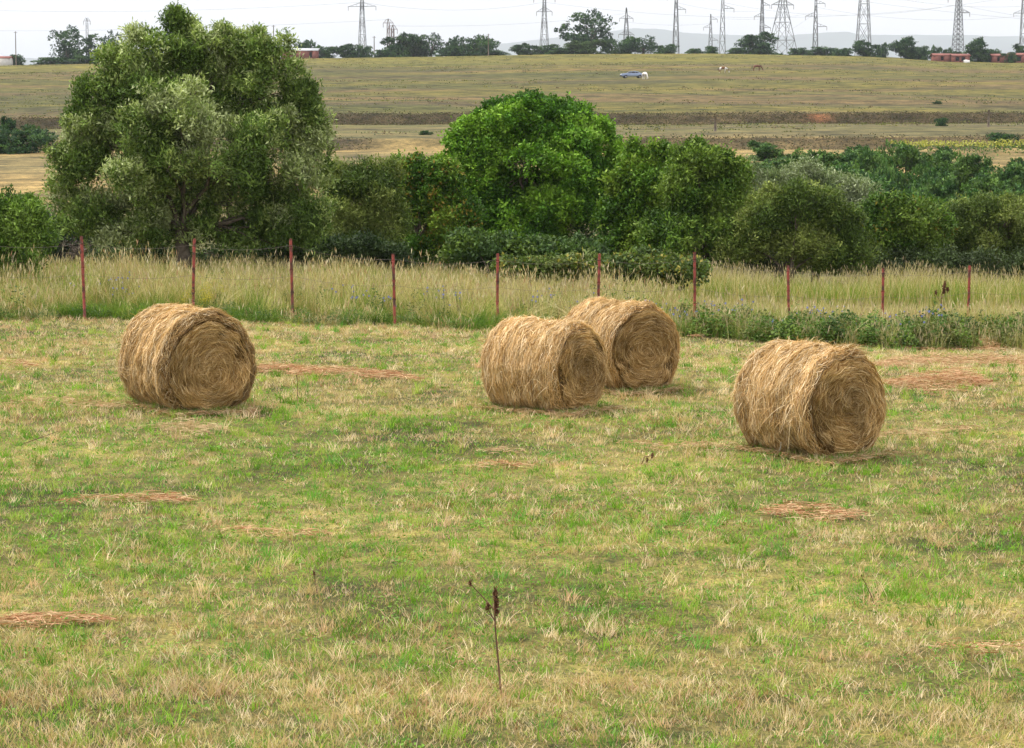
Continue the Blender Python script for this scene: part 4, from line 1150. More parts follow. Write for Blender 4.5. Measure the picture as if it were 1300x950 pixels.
# bushes on the slope
place('wide', 'slope_bush', 18, None, 158, 90, 206, 'broad dark bush on the tan slope left of the big willow', 'bushes on the far slope', 'bush')
place('tall', 'slope_bush', 4, None, 145, 22, 212, 'upright dark bush on the tan slope at the left edge', 'bushes on the far slope', 'bush')
place('shrub', 'slope_bush', 1048 + 150, None, 149, 22, 262, 'small round bush below the dark upper bank on the right', 'bushes on the far slope', 'bush')
place('shrub', 'slope_bush', 538, None, 172, 18, 232, 'small dark bush on the lower terrace left of the bright round tree', 'bushes on the far slope', 'bush')
place('shrub', 'slope_bush', 1192, None, 130, 12, 330, 'tiny weed bush on the upper field above the right bank', 'bushes on the far slope', 'bush')
place('shrub', 'slope_bush', 1270, None, 168, 50, 215, 'spreading green bush beside the yellow flowering crop', 'bushes on the far slope', 'bush')

# small weeds dotting the slopes
def hill_weeds():
    b = MB(); m = 3600
    y = 225 + 470 * rng.random(m) ** .8; x = (rng.random(m) * 2 - 1) * y * .27
    keep = noise(x + 500, y + 500, 25, 61) > .42; x, y = x[keep], y[keep]; m = len(x); k = 12
    rad = rng.uniform(.25, .9, m) * (1 + y / 900); hg = rng.uniform(.12, .4, m)
    P = np.stack([np.repeat(x, k) + rng.normal(0, 1, m * k) * np.repeat(rad, k) * .8, np.repeat(y, k) + rng.normal(0, 1, m * k) * np.repeat(rad, k) * .6], 1)
    z = ground(P[:, 0], P[:, 1]) + rng.random(m * k) * np.repeat(hg, k)
    P = np.concatenate([P, z[:, None]], 1); q = len(P)
    axv = unit(rng.normal(0, 1, (q, 3))); sd = unit(np.cross(axv, rng.normal(0, 1, (q, 3))))
    c = np.repeat(pick([(.07, .09, .035), (.10, .11, .022), (.20, .19, .06), (.16, .17, .05), (.13, .09, .06)], rng.integers(0, 5, m)), k, 0)
    b.leaves(P, axv, sd, rng.uniform(.15, .35, q), rng.uniform(.1, .2, q), c)
    tag(b.build('hill_weeds', M_leaf), 'small weeds dotting the far grassy slope', 'weeds', kind='stuff')
    # bank scrub: dark dry growth on both terrace banks
    b = MB(); n = 60000
    x = rng.uniform(-75, 95, n); up_ = rng.random(n) < .72
    yb = np.where(up_, rng.uniform(288, 295.5, n), rng.uniform(213, 220, n))
    keep = up_ | (noise(x + 50, x * 0 + 7, 22, 16) > .38) | (x > 10); x, yb = x[keep], yb[keep]; n = len(x)
    y = yb - bank_shift(x)
    z = ground(x, yb)
    c = pick([(.075, .06, .045), (.10, .07, .055), (.06, .06, .03), (.13, .09, .065), (.07, .08, .035)], rng.integers(0, 5, n)) * (.7 + .6 * rng.random((n, 1)))
    red = (np.abs(x - at(1037, 154, 292)[0]) < 1.5) & (rng.random(n) < .85)
    hgt = rng.uniform(.05, .30, n) * (.4 + noise(x + 9, yb, 2.2, 62)); hgt = np.where(red, .02, hgt)
    P0 = np.stack([x, y, z - .05], 1); th = rng.random(n) * 6.28
    P = P0 + np.stack([rng.normal(0, .1, n), rng.normal(0, .1, n), hgt * rng.random(n) * 1.6], 1)
    axv = unit(rng.normal(0, 1, (n, 3)) * [1.6, 1, .7]); sd = unit(np.cross(axv, rng.normal(0, 1, (n, 3))))
    b.leaves(P, axv, sd, rng.uniform(.12, .34, n), rng.uniform(.05, .13, n), c)
    tag(b.build('bank_scrub', M_grass), 'dark dry scrub growing on the terrace banks', 'scrub', kind='stuff')
    # yellow flowering crop above the gully
    b = MB(); n = 2600
    x = rng.uniform(at(1130, 180, 205)[0], at(1400, 180, 205)[0], n); y = 198 + np.round(rng.random(n) * 4) * 2.4 + rng.normal(0, .25, n)
    z = ground(x, y) + rng.random(n) ** .5 * 1.1
    fl = (z - ground(x, y) > .85)
    c = np.where(fl[:, None], [[.34, .34, .07]], [[.09, .15, .035]]) * (.8 + .4 * rng.random((n, 1)))
    axv = unit(rng.normal(0, 1, (n, 3))); sd = unit(np.cross(axv, rng.normal(0, 1, (n, 3))))
    b.leaves(np.stack([x, y, z], 1), axv, sd, rng.uniform(.14, .3, n), rng.uniform(.1, .22, n), c)
    tag(b.build('yellow_crop', M_leaf), 'rows of a yellow flowering crop above the wooded gully', 'crop', kind='stuff')
hill_weeds()

# ------------------------------------------------------------------ pylons
def lattice_pylon(px, Y, top_py, base_w, label, arms, base_py=None, name='power_pylon', mat=None, waist=.25, rz=None, leg=.11, panels=None, body_top=.1, twin=False):
    """arms: list of (height fraction, half length m)"""
    b = onground(at(px, 60, Y)[0], Y)
    if base_py is not None: b[2] = at(px, base_py, Y)[2]
    H = at(px, top_py, Y)[2] - b[2]
    w0 = base_w / F * Y / 2
    root = empty(name, tuple(b), rz if rz is not None else random.uniform(-.3, .3))
    tag(root, label, 'pylon', 'electricity pylons along the skyline')
    m = mat or M_steel
    mb = MB()
    arm0 = min([a for a, _ in arms]) if arms else 1.0
    def half(t):
        return w0 * (1 + (waist - 1) * min(t / arm0, 1.0)) if t < arm0 else w0 * (waist - (waist - body_top) * (t - arm0) / (1 - arm0 + 1e-6))
    n = panels or max(6, int(H / (w0 * 2.4 + 1.2)))
    ts = 1 - (1 - np.linspace(0, 1, n + 1)) ** 1.15
    cs = [(-1, -1), (1, -1), (1, 1), (-1, 1)]
    for (sx, sy) in cs:
        mb.tube([(sx * half(t), sy * half(t), t * H) for t in ts], leg, 4)
    br = MB()
    for i in range(n):
        t0, t1 = ts[i], ts[i + 1]; h0, h1 = half(t0), half(t1)
        for k in range(4):
            (ax_, ay_), (bx_, by_) = cs[k], cs[(k + 1) % 4]
            br.tube([(ax_ * h0, ay_ * h0, t0 * H), (bx_ * h1, by_ * h1, t1 * H)], leg * .55, 3)
            br.tube([(bx_ * h0, by_ * h0, t0 * H), (ax_ * h1, ay_ * h1, t1 * H)], leg * .55, 3)
            br.tube([(ax_ * h1, ay_ * h1, t1 * H), (bx_ * h1, by_ * h1, t1 * H)], leg * .5, 3)
    mb.build('leg_frame', m, root); br.build('bracing', m, root)
    for (t, al) in arms:
        a = MB(); hz = half(t)
        for s_ in ((-1, 1) if not isinstance(al, tuple) else (al[0],)):
            al_ = al if not isinstance(al, tuple) else al[1]
            for sy in (-1, 1):
                a.tube([(s_ * hz, sy * hz, t * H), (s_ * al_, 0, t * H)], leg * .7, 4)
                a.tube([(s_ * hz, sy * hz, t * H + 1.3), (s_ * al_, 0, t * H)], leg * .5, 3)
            for q in (.33, .66):
                xx = s_ * (hz + (al_ - hz) * q)
                a.tube([(xx, hz * (1 - q), t * H), (xx, 0, t * H + 1.3 * (1 - q))], leg * .4, 3)
                a.tube([(xx, -hz * (1 - q), t * H), (xx, hz * (1 - q), t * H)], leg * .4, 3)
        if not isinstance(al, tuple):
            a.tube([(-hz * 1.02, 0, t * H), (hz * 1.02, 0, t * H)], leg * .5, 4); a.tube([(-hz * 1.05, -hz, t * H), (hz * 1.05, -hz, t * H)], leg * .7, 4); a.tube([(-hz * 1.05, hz, t * H), (hz * 1.05, hz, t * H)], leg * .7, 4)
        a.build('crossarm', m, root)
        for s_ in ((-1, 1) if not isinstance(al, tuple) else (al[0],)):
            al_ = al if not isinstance(al, tuple) else al[1]
            q = MB()
            zz = [t * H, t * H - .3, t * H - .5, t * H - .7, t * H - .9, t * H - 1.1, t * H - 1.3, t * H - 1.5]
            q.tube([(s_ * al_, 0, z_) for z_ in zz], [.04, .12, .05, .12, .05, .12, .05, .08], 6)
            q.build('insulator', M_ins, root)
    return root, b, H
M_ins = mat_noise('brown_glazed_insulator', (.10, .06, .05), (.16, .11, .09), 4, .3)
pyl = {}
def PY(key, *a, **k): pyl[key] = lattice_pylon(*a, **k)
PY('a', 460, 830, -34, 11, 'leftmost large pylon, rising right of the big willow top', [(.66, 5.2), (.78, 3.6), (.9, 3.0)], waist=.33)
PY('b', 691, 840, -30, 13, 'pylon left of the tallest skyline tree with one short crossarm showing', [(.62, 2.9), (.76, 4.0), (.89, 2.8)], waist=.3)
PY('c', 795, 1000, 10, 8, 'short thin pylon directly right of the tallest skyline tree', [(.62, 3.4), (.85, 3.0)], waist=.7, leg=.13)
PY('d', 858, 860, -28, 9, 'narrow pylon, second right of the tallest skyline tree', [(.66, (1, 3.6)), (.8, (-1, 3.4)), (.9, (1, 3.0))], waist=.42, leg=.13)
PY('e', 902, 1050, 18, 5.5, 'shortest thin pylon, close left of a taller narrow one', [(.60, (1, 3.4)), (.80, (-1, 3.2)), (.92, (1, 3.0))], waist=.75, leg=.13)
PY('f', 917, 860, -26, 9, 'narrow pylon standing close right of the shortest thin pylon', [(.68, (1, 4.2)), (.82, (-1, 4.0)), (.92, (1, 3))], waist=.4, leg=.13)
PY('g', 967, 960, -22, 6.5, 'thin pylon rising behind the dense round dark tree', [(.52, (1, 3.8)), (.64, (-1, 3.4)), (.76, (1, 3.4))], waist=.65, leg=.14)
PY('h', 993, 790, -50, 31, 'widest pylon with splayed legs and cross braces', [(.55, 4.2), (.70, 5.6), (.85, 4.0)], waist=.24, leg=.14, rz=.35)
PY('i', 1035, 900, -18, 8, 'thin pylon immediately right of the widest one', [(.54, (1, 4.4)), (.66, (-1, 4.0)), (.80, (1, 3.6))], waist=.55, leg=.13)
PY('j', 1096, 830, -60, 19, 'broad legged open pylon between the widest pylon and the brick sheds', [(.70, 5.4), (.84, 4.0)], waist=.45, leg=.15, rz=0.05)
PY('k', 1216, 800, -40, 13, 'densely braced pylon above the brick sheds', [(.57, (1, 4.6)), (.70, (-1, 4.4)), (.85, 3.4)], waist=.5, leg=.15, panels=22, rz=.4)
PY('l', 1299, 900, -40, 10, 'pylon cut by the right edge of the picture', [(.6, 4.0), (.75, 4.6)], waist=.6, leg=.14)
PY('m', 493, 740, 24, 4.0, 'taller of the two short rusty masts right of the leftmost large pylon', [(.9, 1.6)], waist=.7, mat=M_rust, leg=.10, name='lattice_mast')
PY('n', 498.5, 725, 32, 4.2, 'shorter of the two short rusty masts right of the leftmost large pylon', [(.88, 1.5)], waist=.8, mat=M_rust, leg=.10, name='lattice_mast')
PY('o', 111, 860, 23, 4.0, 'pale thin mast between two trees at the left of the skyline', [(.95, 1.2)], waist=.6, leg=.09, name='lattice_mast')

def wooden_pole(px, Y, top_py, label, h_in=None):
    b = onground(at(px, 60, Y)[0], Y); H = at(px, top_py, Y)[2] - b[2]
    root = empty('utility_pole', tuple(b)); tag(root, label, 'pole', 'utility poles')
    mb = MB(); mb.tube([(0, 0, -.5), (0, 0, H * .5), (0.03, 0, H)], [.16, .14, .11], 7); mb.build('shaft', M_wood, root)
    mb = MB(); mb.box((0, 0, H - .35), (1.1, .1, .1)); mb.build('crossbar', M_wood, root)
    return root
wooden_pole(20, 700, 40, 'lone pole at the far left of the skyline')
wooden_pole(347.5, 700, 32, 'pole on the skyline just behind the right shoulder of the big willow')
wooden_pole(475, 706, 46, 'pole on the skyline left of the short rusty masts')
wooden_pole(620, 706, 43, 'pole beside the broad dark tree left of the skyline middle')
wooden_pole(909, 240, 148, 'thin dark pole on the terraced slope above the right trees')
wooden_pole(1216 + 41, 255, 140, 'thin bent pole on the terraced slope at the right')

# wires
def wires():
    M_cable = mat_noise('cable', (.22, .23, .25), (.3, .31, .33), 1, .5)
    runs = [((-200, 5, 900), (460, 3, 830), 9, .032), ((460, 3, 830), (691, 3, 840), 8, .032), ((691, 3, 840), (1300, -6, 900), 20, .032),
            ((-200, 36, 900), (493, 25, 740), 6, .03), ((498, 33, 725), (795, 17, 1000), 5, .032), ((795, 28, 1000), (902, 30, 1050), 3, .032),
            ((858, 3, 860), (967, 14, 960), 4, .032), ((902, 22, 1050), (1035, 16, 900), 5, .032), ((1035, 9, 900), (1299, 20, 900), 9, .032),
            ((917, 3, 860), (1216, 6, 800), 12, .032), ((1096, -10, 830), (1299, 8, 900), 6, .032), ((1216, 6, 800), (1500, 40, 800), 5, .032), ((1035, 17, 900), (993, 44, 1200), 1, .032),
            ((1096, 2, 830), (1500, 34, 900), 5, .032)]
    for a, b, sag, r in runs:
        A = at(a[0], a[1], a[2]); B = at(b[0], b[1], b[2]); t = np.linspace(0, 1, 22)[:, None]
        P = A * (1 - t) + B * t; P[:, 2] -= sag * .35 * 4 * t[:, 0] * (1 - t[:, 0])
        c0 = P.mean(0); mb = MB(); mb.tube(P - c0, r, 4)
        o = mb.build('power_line', M_cable); o.location = c0
        tag(o, 'thin grey power cable strung between pylons above the skyline', 'power line', 'power cables above the skyline')
wires()

# ------------------------------------------------------------------ sheds on the skyline
def brick_mat():
    m, t, b = principled('red_brick')
    tcn = t.nodes.new('ShaderNodeTexCoord'); br = t.nodes.new('ShaderNodeTexBrick')
    br.inputs['Scale'].default_value = 3.0
    br.inputs['Color1'].default_value = (.24, .06, .045, 1); br.inputs['Color2'].default_value = (.17, .05, .035, 1); br.inputs['Mortar'].default_value = (.2, .14, .12, 1)
    mpn = t.nodes.new('ShaderNodeMapping'); mpn.inputs['Rotation'].default_value = (math.pi / 2, 0, 0)
    t.links.new(tcn.outputs['Object'], mpn.inputs[0]); t.links.new(mpn.outputs[0], br.inputs['Vector'])
    t.links.new(br.outputs['Color'], b.inputs['Base Color']); b.inputs['Roughness'].default_value = .9
    return m
M_brick = brick_mat()
M_tile = mat_noise('red_tile', (.16, .055, .045), (.28, .11, .085), 2, .85)
M_sheet = mat_noise('pale_roof_sheet', (.40, .42, .45), (.55, .56, .58), .8, .6)
M_dark = mat_noise('dark_opening', (.012, .011, .01), (.02, .02, .02), 2, .9)
M_plaster = mat_noise('pale_plaster', (.5, .48, .45), (.62, .6, .57), 1.5, .9)
def shed(px0, px1, top_py, Y, label, wallm, roofm, depth=5, slope=.22, openings=(), rz=0., name='brick_shed'):
    xa, xb = at(px0, 70, Y)[0], at(px1, 70, Y)[0]; L = xb - xa; cx = (xa + xb) / 2
    g0 = onground(cx, Y); H = at((px0 + px1) / 2, top_py, Y)[2] - g0[2]; H = max(H, 1.6)
    root = empty(name, tuple(g0), rz); tag(root, label, 'shed', 'brick sheds on the skyline')
    wh = H - slope * depth * .5
    T = .3; zb = -.8
    mb = MB()
    # front wall split around its openings
    xs = sorted([(-L / 2, -L / 2)] + [(-L / 2 + a * L, -L / 2 + b_ * L) for a, b_ in openings] + [(L / 2, L / 2)])
    for (p0, p1), (q0, q1) in zip(xs[:-1], xs[1:]):
        if q0 > p1: mb.box(((p1 + q0) / 2, -depth / 2, (wh + zb) / 2), (q0 - p1, T, wh - zb))
    for a, b_ in openings:
        x0, x1 = -L / 2 + a * L, -L / 2 + b_ * L
        mb.box(((x0 + x1) / 2, -depth / 2, wh * .9), (x1 - x0, T, wh * .2)); mb.box(((x0 + x1) / 2, -depth / 2, (wh * .15 + zb) / 2), (x1 - x0, T, wh * .15 - zb))
    mb.box((0, depth / 2, (wh + zb) / 2), (L, T, wh - zb))
    for s_ in (-1, 1):
        mb.box((s_ * (L / 2 - T / 2), 0, (wh + zb) / 2), (T, depth - T - .004, wh - zb))
        x = s_ * (L / 2 - T / 2)
        v = []
        for xx in (x - T / 2, x + T / 2): v += [(xx, -depth / 2, wh), (xx, depth / 2, wh), (xx, 0, H - .1)]
        mb.shared(v, [np.array([(0, 1, 2), (5, 4, 3)]), np.array([(0, 3, 4, 1), (1, 4, 5, 2), (2, 5, 3, 0)])])
    mb.build('wall', wallm, root)
    mb = MB()
    for s_ in (-1, 1):
        a = math.atan2(H - wh, depth / 2)
        e = .35
        v = [(-L / 2 - e, 0, H), (L / 2 + e, 0, H), (L / 2 + e, s_ * (depth / 2 + e), wh - e * slope), (-L / 2 - e, s_ * (depth / 2 + e), wh - e * slope)]
        v2 = [(q[0], q[1], q[2] + .14) for q in v]
        mb.add(v + v2, [(0, 1, 2, 3), (4, 7, 6, 5), (0, 4, 5, 1), (1, 5, 6, 2), (2, 6, 7, 3), (3, 7, 4, 0)])
    mb.build('roof', roofm, root)
    for a, b_ in openings:
        x0, x1 = -L / 2 + a * L, -L / 2 + b_ * L
        mb = MB(); mb.box(((x0 + x1) / 2, -depth / 2 + .05, wh * .475), (x1 - x0 - .01, .06, wh * .645)); mb.build('window', M_dark, root)
    return root
shed(1184, 1206, 68.5, 693, 'low red brick shed, left one of the row at the right of the skyline', M_brick, M_tile, openings=((.4, .55),))
shed(1208, 1229, 69, 690, 'red brick shed with a dark open front and a white sheet beside it', M_brick, M_tile, openings=((.15, .38), (.5, .72)))
shed(1258, 1278, 69, 694, 'low red brick shed right of the bushy tree between sheds', M_brick, M_tile, openings=((.3, .45),))
shed(1281, 1318, 68, 698, 'red brick shed cut by the right edge of the picture', M_brick, M_tile, openings=((.2, .35), (.6, .7)))
shed(-6, 14, 72, 708, 'red roofed shed at the far left of the skyline', M_plaster, M_tile, name='tiled_shed')
shed(358, 369, 64, 702, 'tiny red brick shed left of the pale roofed shed', M_brick, M_tile, depth=4, name='brick_shed')
shed(370, 404, 62, 708, 'long pale roofed shed behind small dark bushes', M_brick, M_sheet, depth=6, openings=((.1, .2), (.7, .8)), name='metal_roofed_shed')
def white_sheet():
    p = onground(at(1227, 78, 684)[0], 684); mb = MB()
    n = 7; xs = np.linspace(-.9, .9, n); V = []
    for j, (yy, zz) in enumerate([(-.5, 0), (-.35, .9), (.1, 1.35), (.6, 1.2), (.7, 0)]):
        for x in xs: V.append((x, yy + .1 * math.sin(x * 3 + j), zz * .6 + .1 * math.sin(x * 4 + j)))
    f = [(j * n + i, j * n + i + 1, (j + 1) * n + i + 1, (j + 1) * n + i) for j in range(4) for i in range(n - 1)]
    mb.add(V, f); o = mb.build('tarpaulin', M_plaster); o.location = p
    tag(o, 'white tarpaulin heap before the open fronted brick shed', 'tarpaulin')
white_sheet()

# ------------------------------------------------------------------ parked car
def build_car():
    Y = 452.0; px = 802.5
    p = onground(at(px, 97, Y)[0], Y)
    root = empty('parked_car', tuple(p), math.pi + .12)          # nose to the left
    tag(root, 'silver blue saloon car parked on the far grassy slope beside a white horse', 'car')
    paint = mat_noise('silver_blue_paint', (.20, .25, .36), (.25, .30, .42), 1.2, .3, metal=.4, spec=.5)
    glass, gt, gb = principled('car_glass'); gb.inputs['Base Color'].default_value = (.02, .025, .03, 1); gb.inputs['Roughness'].default_value = .08
    rubber = mat_noise('tyre_rubber', (.02, .02, .02), (.035, .035, .035), 20, .85)
    rimm = mat_noise('wheel_metal', (.4, .41, .42), (.55, .55, .56), 6, .35, metal=.8)
    lampm = mat_noise('clear_lamp', (.6, .62, .65), (.75, .76, .78), 9, .15); redm = mat_noise('red_lamp', (.35, .02, .02), (.45, .03, .03), 9, .2)
    prof = [(-2.25, .35), (-2.3, .62), (-2.2, .86), (-1.5, .96), (-.95, 1.0), (-.35, 1.38), (.45, 1.42), (1.0, 1.30), (1.55, 1.02), (2.1, .95), (2.25, .70), (2.2, .35)]
    # body: lofted side sections (x = length; nose at +x), narrower at the top
    prof = [(-x, z) for x, z in prof][::-1]
    hw = lambda z: .86 if z < .95 else .86 - (z - .95) * .46
    k = len(prof)
    V = []
    for s_ in (-1, 1):
        for x, z in prof: V.append((x, s_ * hw(z), z))
    mb = MB()
    f4 = [(i, (i + 1) % k, k + (i + 1) % k, k + i) for i in range(k)]
    mb.shared(V, [np.array(f4), np.array([list(range(k))[::-1]]), np.array([[k + i for i in range(k)]])])
    body = mb.build('body', paint, root)
    bv = body.modifiers.new('b', 'BEVEL'); bv.width = .06; bv.segments = 2; bv.limit_method = 'ANGLE'; bv.angle_limit = R(25)
    # windows
    for s_ in (-1, 1):
        for quad in ([(.40, 1.0), (.95, 1.0), (.42, 1.32), (.34, 1.33)], [(-.55, 1.0), (.32, 1.0), (.26, 1.34), (-.42, 1.34)], [(-.62, 1.0), (-.5, 1.33), (-.9, 1.26), (-1.25, 1.04)]):
            mb = MB(); v = [(x, s_ * (hw(z) + .012), z) for x, z in quad] + [(x, s_ * (hw(z) - .03), z) for x, z in quad]
            mb.shared(v, [np.array([(0, 1, 2, 3), (4, 7, 6, 5), (0, 4, 5, 1), (1, 5, 6, 2), (2, 6, 7, 3), (3, 7, 4, 0)])]); mb.build('side_window', glass, root)
    for nm, (x0, z0, x1, z1) in (('windscreen', (.95, 1.0, .35, 1.38)), ('rear_window', (-1.52, 1.04, -1.0, 1.3))):
        e = .02 if x0 > 0 else -.02
        mb = MB(); v = [(x0 + e, -.76, z0 + .02), (x0 + e, .76, z0 + .02), (x1 + e, .62, z1 + .02), (x1 + e, -.62, z1 + .02)]
        v += [(a - e * 2, b_, c - .03) for a, b_, c in v]
        mb.shared(v, [np.array([(0, 1, 2, 3), (4, 7, 6, 5), (0, 4, 5, 1), (1, 5, 6, 2), (2, 6, 7, 3), (3, 7, 4, 0)])]); mb.build(nm, glass, root)
    for x in (-1.38, 1.40):
        for s_ in (-1, 1):
            wl = MB(); wl.tube([(x, s_ * .68, .32), (x, s_ * .70, .32), (x, s_ * .88, .32), (x, s_ * .9, .32)], [.27, .32, .32, .27], 20); wh = wl.build('wheel', rubber, root)
            rm = MB(); rm.tube([(x, s_ * .895, .32), (x, s_ * .925, .32)], [.19, .16], 14); rm.build('rim', rimm, wh)
    for s_ in (-1, 1):
        mb = MB(); mb.box((2.21, s_ * .6, .72), (.16, .36, .15)); mb.build('headlight', lampm, root)
        mb = MB(); mb.box((-2.2, s_ * .62, .78), (.14, .34, .14)); mb.build('tail_light', redm, root)
        mb = MB(); mb.box((.72, s_ * .97, 1.02), (.14, .2, .12)); mb.build('wing_mirror', paint, root)
    mb = MB(); mb.box((2.28, 0, .47), (.14, 1.6, .2)); mb.box((-2.26, 0, .5), (.12, 1.6, .2)); mb.build('bumper', rubber, root)
build_car()

# ------------------------------------------------------------------ horses
def horse(px, py, face, mat, mane_mat, label, graze=True):
    p = hit(px, py)
    # skeleton, nose towards +X, metres
    J = {}; E = []; Rr_ = {}
    def j(n, co, r, par=None, r2=None):
        J[n] = len(J); Rr_[n] = (co, r, r2 or r)
        if par: E.append((J[par], J[n]))
    j('pelvis', (-.55, 0, 1.18), .27)
    j('loin', (-.15, 0, 1.15), .27, 'pelvis'); j('chest', (.30, 0, 1.12), .29, 'loin', .31); j('withers', (.55, 0, 1.18), .24, 'chest')
    if graze:
        j('neck1', (.86, 0, 1.02), .16, 'withers'); j('neck2', (1.12, 0, .70), .115, 'neck1'); j('poll', (1.24, 0, .46), .10, 'neck2')
        j('cheek', (1.30, 0, .34), .105, 'poll'); j('muzzle', (1.34, 0, .10), .062, 'cheek')
        ears = [(1.24, .06, .54), (1.24, -.06, .54)]; ed = (-.10, 0, .10)
    else:
        j('neck1', (.80, 0, 1.40), .17, 'withers'); j('neck2', (.98, 0, 1.62), .125, 'neck1'); j('poll', (1.08, 0, 1.72), .10, 'neck2')
        j('cheek', (1.22, 0, 1.60), .105, 'poll'); j('muzzle', (1.45, 0, 1.36), .062, 'cheek')
        ears = [(1.06, .06, 1.78), (1.06, -.06, 1.78)]; ed = (-.02, 0, .13)
    j('rump', (-.80, 0, 1.10), .20, 'pelvis')
    for s_, q in ((1, .05), (-1, -.10)):
        n = 'f%d' % s_
        j(n + 'a', (.48, s_ * .16, .88), .12, 'withers'); j(n + 'b', (.50 + q, s_ * .16, .50), .058, n + 'a'); j(n + 'c', (.50 + q * 1.3, s_ * .16, .16), .040, n + 'b'); j(n + 'd', (.52 + q * 1.4, s_ * .16, .022), .058, n + 'c')
        n = 'h%d' % s_
        j(n + 'a', (-.62 + q * .4, s_ * .16, .84), .15, 'pelvis'); j(n + 'b', (-.82 - q, s_ * .16, .54), .070, n + 'a'); j(n + 'c', (-.76 - q, s_ * .16, .18), .043, n + 'b'); j(n + 'd', (-.72 - q, s_ * .16, .022), .060, n + 'c')
    me = bpy.data.meshes.new('horse'); names = list(J)
    me.from_pydata([Rr_[n][0] for n in names], E, []); me.update()
    o = bpy.data.objects.new('horse', me); C.objects.link(o)
    sk = o.modifiers.new('s', 'SKIN'); sk.use_smooth_shade = True
    for i, n in enumerate(names):
        v = me.skin_vertices[0].data[i]; v.radius = (Rr_[n][1], Rr_[n][2]); v.use_root = (i == 0)
    ss = o.modifiers.new('d', 'SUBSURF'); ss.levels = ss.render_levels = 2
    me.materials.append(mat)
    o.location = p; o.rotation_euler = (0, 0, face)
    tag(o, label, 'horse', 'horses grazing on the far slope')
    mb = MB()
    for e in ears: mb.tube([e, np.array(e) + np.array(ed) * .6, np.array(e) + np.array(ed) * 1.3], [.035, .03, .006], 6)
    mb.build('ears', mat, o)
    mb = MB(); P = [(-.92, 0, 1.22), (-1.08, 0, 1.05), (-1.12, 0, .75), (-1.10, 0, .42)]
    mb.tube(P, [.04, .07, .085, .02], 8); mb.build('tail', mane_mat, o)
    mb = MB()
    neck = [Rr_['withers'][0], Rr_['neck1'][0], Rr_['neck2'][0], Rr_['poll'][0]]
    P = [np.array(q) + np.array([.02 if graze else -.10, 0, .16 if graze else .10]) * f_ for q, f_ in zip(neck, (1.3, 1, .75, .6))]
    mb.tube(P, [.03, .06, .06, .04], 6); mb.build('mane', mane_mat, o)
    return o
M_white = mat_noise('white_coat', (.60, .56, .52), (.78, .75, .70), 2, .8)
M_bay = mat_noise('bay_coat', (.10, .035, .02), (.16, .06, .035), 3, .6)
M_pinto = mat_noise('pinto_coat', (.17, .07, .022), (.72, .68, .64), 1.1, .7, detail=1, lo=.46, hi=.50)
M_black = mat_noise('dark_hair', (.03, .02, .015), (.05, .035, .03), 6, .8)
M_pale = mat_noise('pale_hair', (.5, .46, .4), (.65, .6, .55), 6, .8)
horse(818.5, 101, R(-68), M_white, M_pale, 'white horse grazing right behind the parked car', True)
horse(918, 93, R(8), M_pinto, M_black, 'white and brown patched horse with lowered head, left of the bay horse', True)
horse(961, 90.5, R(-6), M_bay, M_black, 'dark bay horse grazing alone on the right of the far slope', True)

# ------------------------------------------------------------------ single plants in the field
M_dry = mat_noise('dry_stem', (.10, .05, .03), (.17, .09, .055), 30, .9)
def dry_weed(px, py, pts_px, label, r=.004, heads=((0, 1.0, .02),), branches=(), seed=0, mat=None):
    g = np.random.default_rng(seed); p = hit(px, py); Y = p[1]
    P = np.array([at(a, b, Y) for a, b in pts_px]); P[0] = p; P = P - p; P[:, 1] += np.linspace(0, 1, len(P)) ** 2 * -.03
    o = None
    mb = MB(); mb.tube(P, np.linspace(r, r * .45, len(P)), 6)
    root = empty('dried_weed', tuple(p)); tag(root, label, 'weed', 'dried weeds standing in the field')
    ends = [P[-1]]
    for bp in branches:
        Q = np.array([at(a, b, Y) for a, b in bp]) - p; mb.tube(Q, np.linspace(r * .6, r * .3, len(Q)), 5); ends.append(Q[-1])
    mb.build('stem', mat or M_dry, root)
    for (i, f_, sz) in heads:
        q = (ends[i] if f_ >= 1 else P[0] * (1 - f_) + P[-1] * f_)
        hb = MB(); n = 60
        d = unit(g.normal(0, 1, (n, 3))); c = q + d * sz * np.array([.6, .6, 1.3]) * g.random((n, 1))
        hb.leaves(c, unit(g.normal(0, 1, (n, 3)) + [0, 0, .6]), unit(g.normal(0, 1, (n, 3))), np.full(n, sz * .8), np.full(n, sz * .5), np.tile([[.13, .06, .035]], (n, 1)) * g.uniform(.6, 1.4, (n, 1)))
        hb.build('seed_head', M_hay, root)
    return root
dry_weed(636, 882, [(636, 882), (633, 845), (629, 800), (628, 770), (629, 750)], 'tall dried brown weed with dark seed heads standing nearest the camera', .009,
         [(0, 1, .030), (0, .95, .036), (0, .88, .034), (0, .80, .026), (1, 1, .030), (2, 1, .024)], [[(629, 790), (622, 778), (619, 771)], [(628, 775), (610, 755), (597, 741)]], 1)
dry_weed(1110, 768, [(1110, 768), (1104, 752), (1093, 730)], 'thin dark leaning weed stem in the near right grass', .005, [(0, 1, .008)], (), 2)
dry_weed(377, 508, [(377, 508), (378, 490), (377, 477)], 'short upright dry stem right of the leftmost bale', .007, [(0, 1, .015)], (), 3)
dry_weed(815, 590, [(815, 590), (818, 580), (828, 578)], 'small curled dark weed in front of the rear bale', .009, [(0, 1, .03), (0, .5, .03)], (), 4)
dry_weed(1053 - 650, 755, [(403, 755), (400, 738), (399, 727)], 'short brown headed weed in the near left grass', .004, [(0, 1, .02)], (), 5)
dry_weed(1195, 398, [(1193, 398), (1195, 375), (1199, 362)], 'brown dock plant with branched seed spikes by the fence at the right', .012, [(0, 1, .09), (0, .8, .09), (1, 1, .07), (2, 1, .07)], [[(1195, 380), (1203, 368)], [(1194, 384), (1188, 372)]], 6)
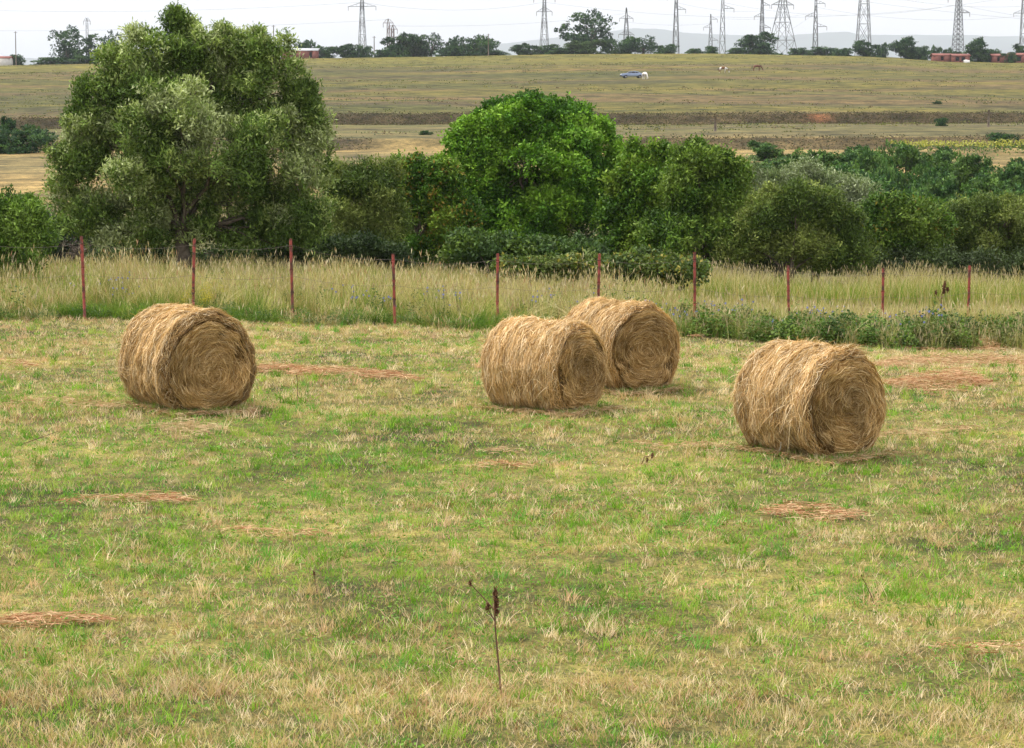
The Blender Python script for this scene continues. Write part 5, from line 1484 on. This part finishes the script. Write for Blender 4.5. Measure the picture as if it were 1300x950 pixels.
dry_weed(28, 520 + 45, [(75, 560), (73, 548), (74, 535)], 'thin brown stem in the grass at the left before the leftmost bale', .005, [(0, 1, .01)], (), 8)
def goldenrod():
    x = (262 - 650) / F * 45.3; p = onground(x, 45.25); b = MB(); n = 700
    root = empty('yellow_flowering_plant', tuple(p)); tag(root, 'bright yellow flowering plant at the fence above the leftmost bale', 'plant')
    s_ = MB(); tips = []
    for i in range(9):
        e = np.array([rng.normal(0, .16), rng.normal(0, .1), rng.uniform(.4, .75)]); tips.append(e); s_.tube(limb_curve(np.zeros(3), e, .05, 5), [.008, .007, .006, .005, .003], 5, (.15, .2, .05))
    s_.build('stem', M_grass, root)
    t = np.array(tips)[rng.integers(0, 9, n)]; P = t + rng.normal(0, 1, (n, 3)) * [.05, .05, .06]
    b.leaves(P, unit(rng.normal(0, 1, (n, 3))), unit(rng.normal(0, 1, (n, 3))), np.full(n, .02), np.full(n, .015), np.tile([[.5, .42, .03]], (n, 1)) * rng.uniform(.7, 1.2, (n, 1)))
    b.build('blossom', M_leaf, root)
    b = MB(); n = 260; P = np.array(tips)[rng.integers(0, 9, n)] * rng.uniform(.2, .85, (n, 1)) + rng.normal(0, .03, (n, 3))
    b.leaves(P, unit(rng.normal(0, 1, (n, 3))), unit(rng.normal(0, 1, (n, 3))), np.full(n, .06), np.full(n, .015), np.tile([[.10, .16, .04]], (n, 1)))
    b.build('foliage', M_leaf, root)
goldenrod()

# ------------------------------------------------------------------ haze
def haze():
    mb = MB(); mb.box((0, 10000, 345), (34000, 34000, 790))
    m = bpy.data.materials.new('haze_air'); m.use_nodes = True; t = m.node_tree; t.nodes.clear()
    out = t.nodes.new('ShaderNodeOutputMaterial'); v = t.nodes.new('ShaderNodeVolumePrincipled')
    v.inputs['Color'].default_value = (.86, .92, 1, 1); v.inputs['Density'].default_value = 0.00008; v.inputs['Anisotropy'].default_value = 0.1
    t.links.new(v.outputs[0], out.inputs['Volume'])
    o = mb.build('haze', m); tag(o, 'thin pale haze over the distance', 'haze', kind='stuff')
haze()
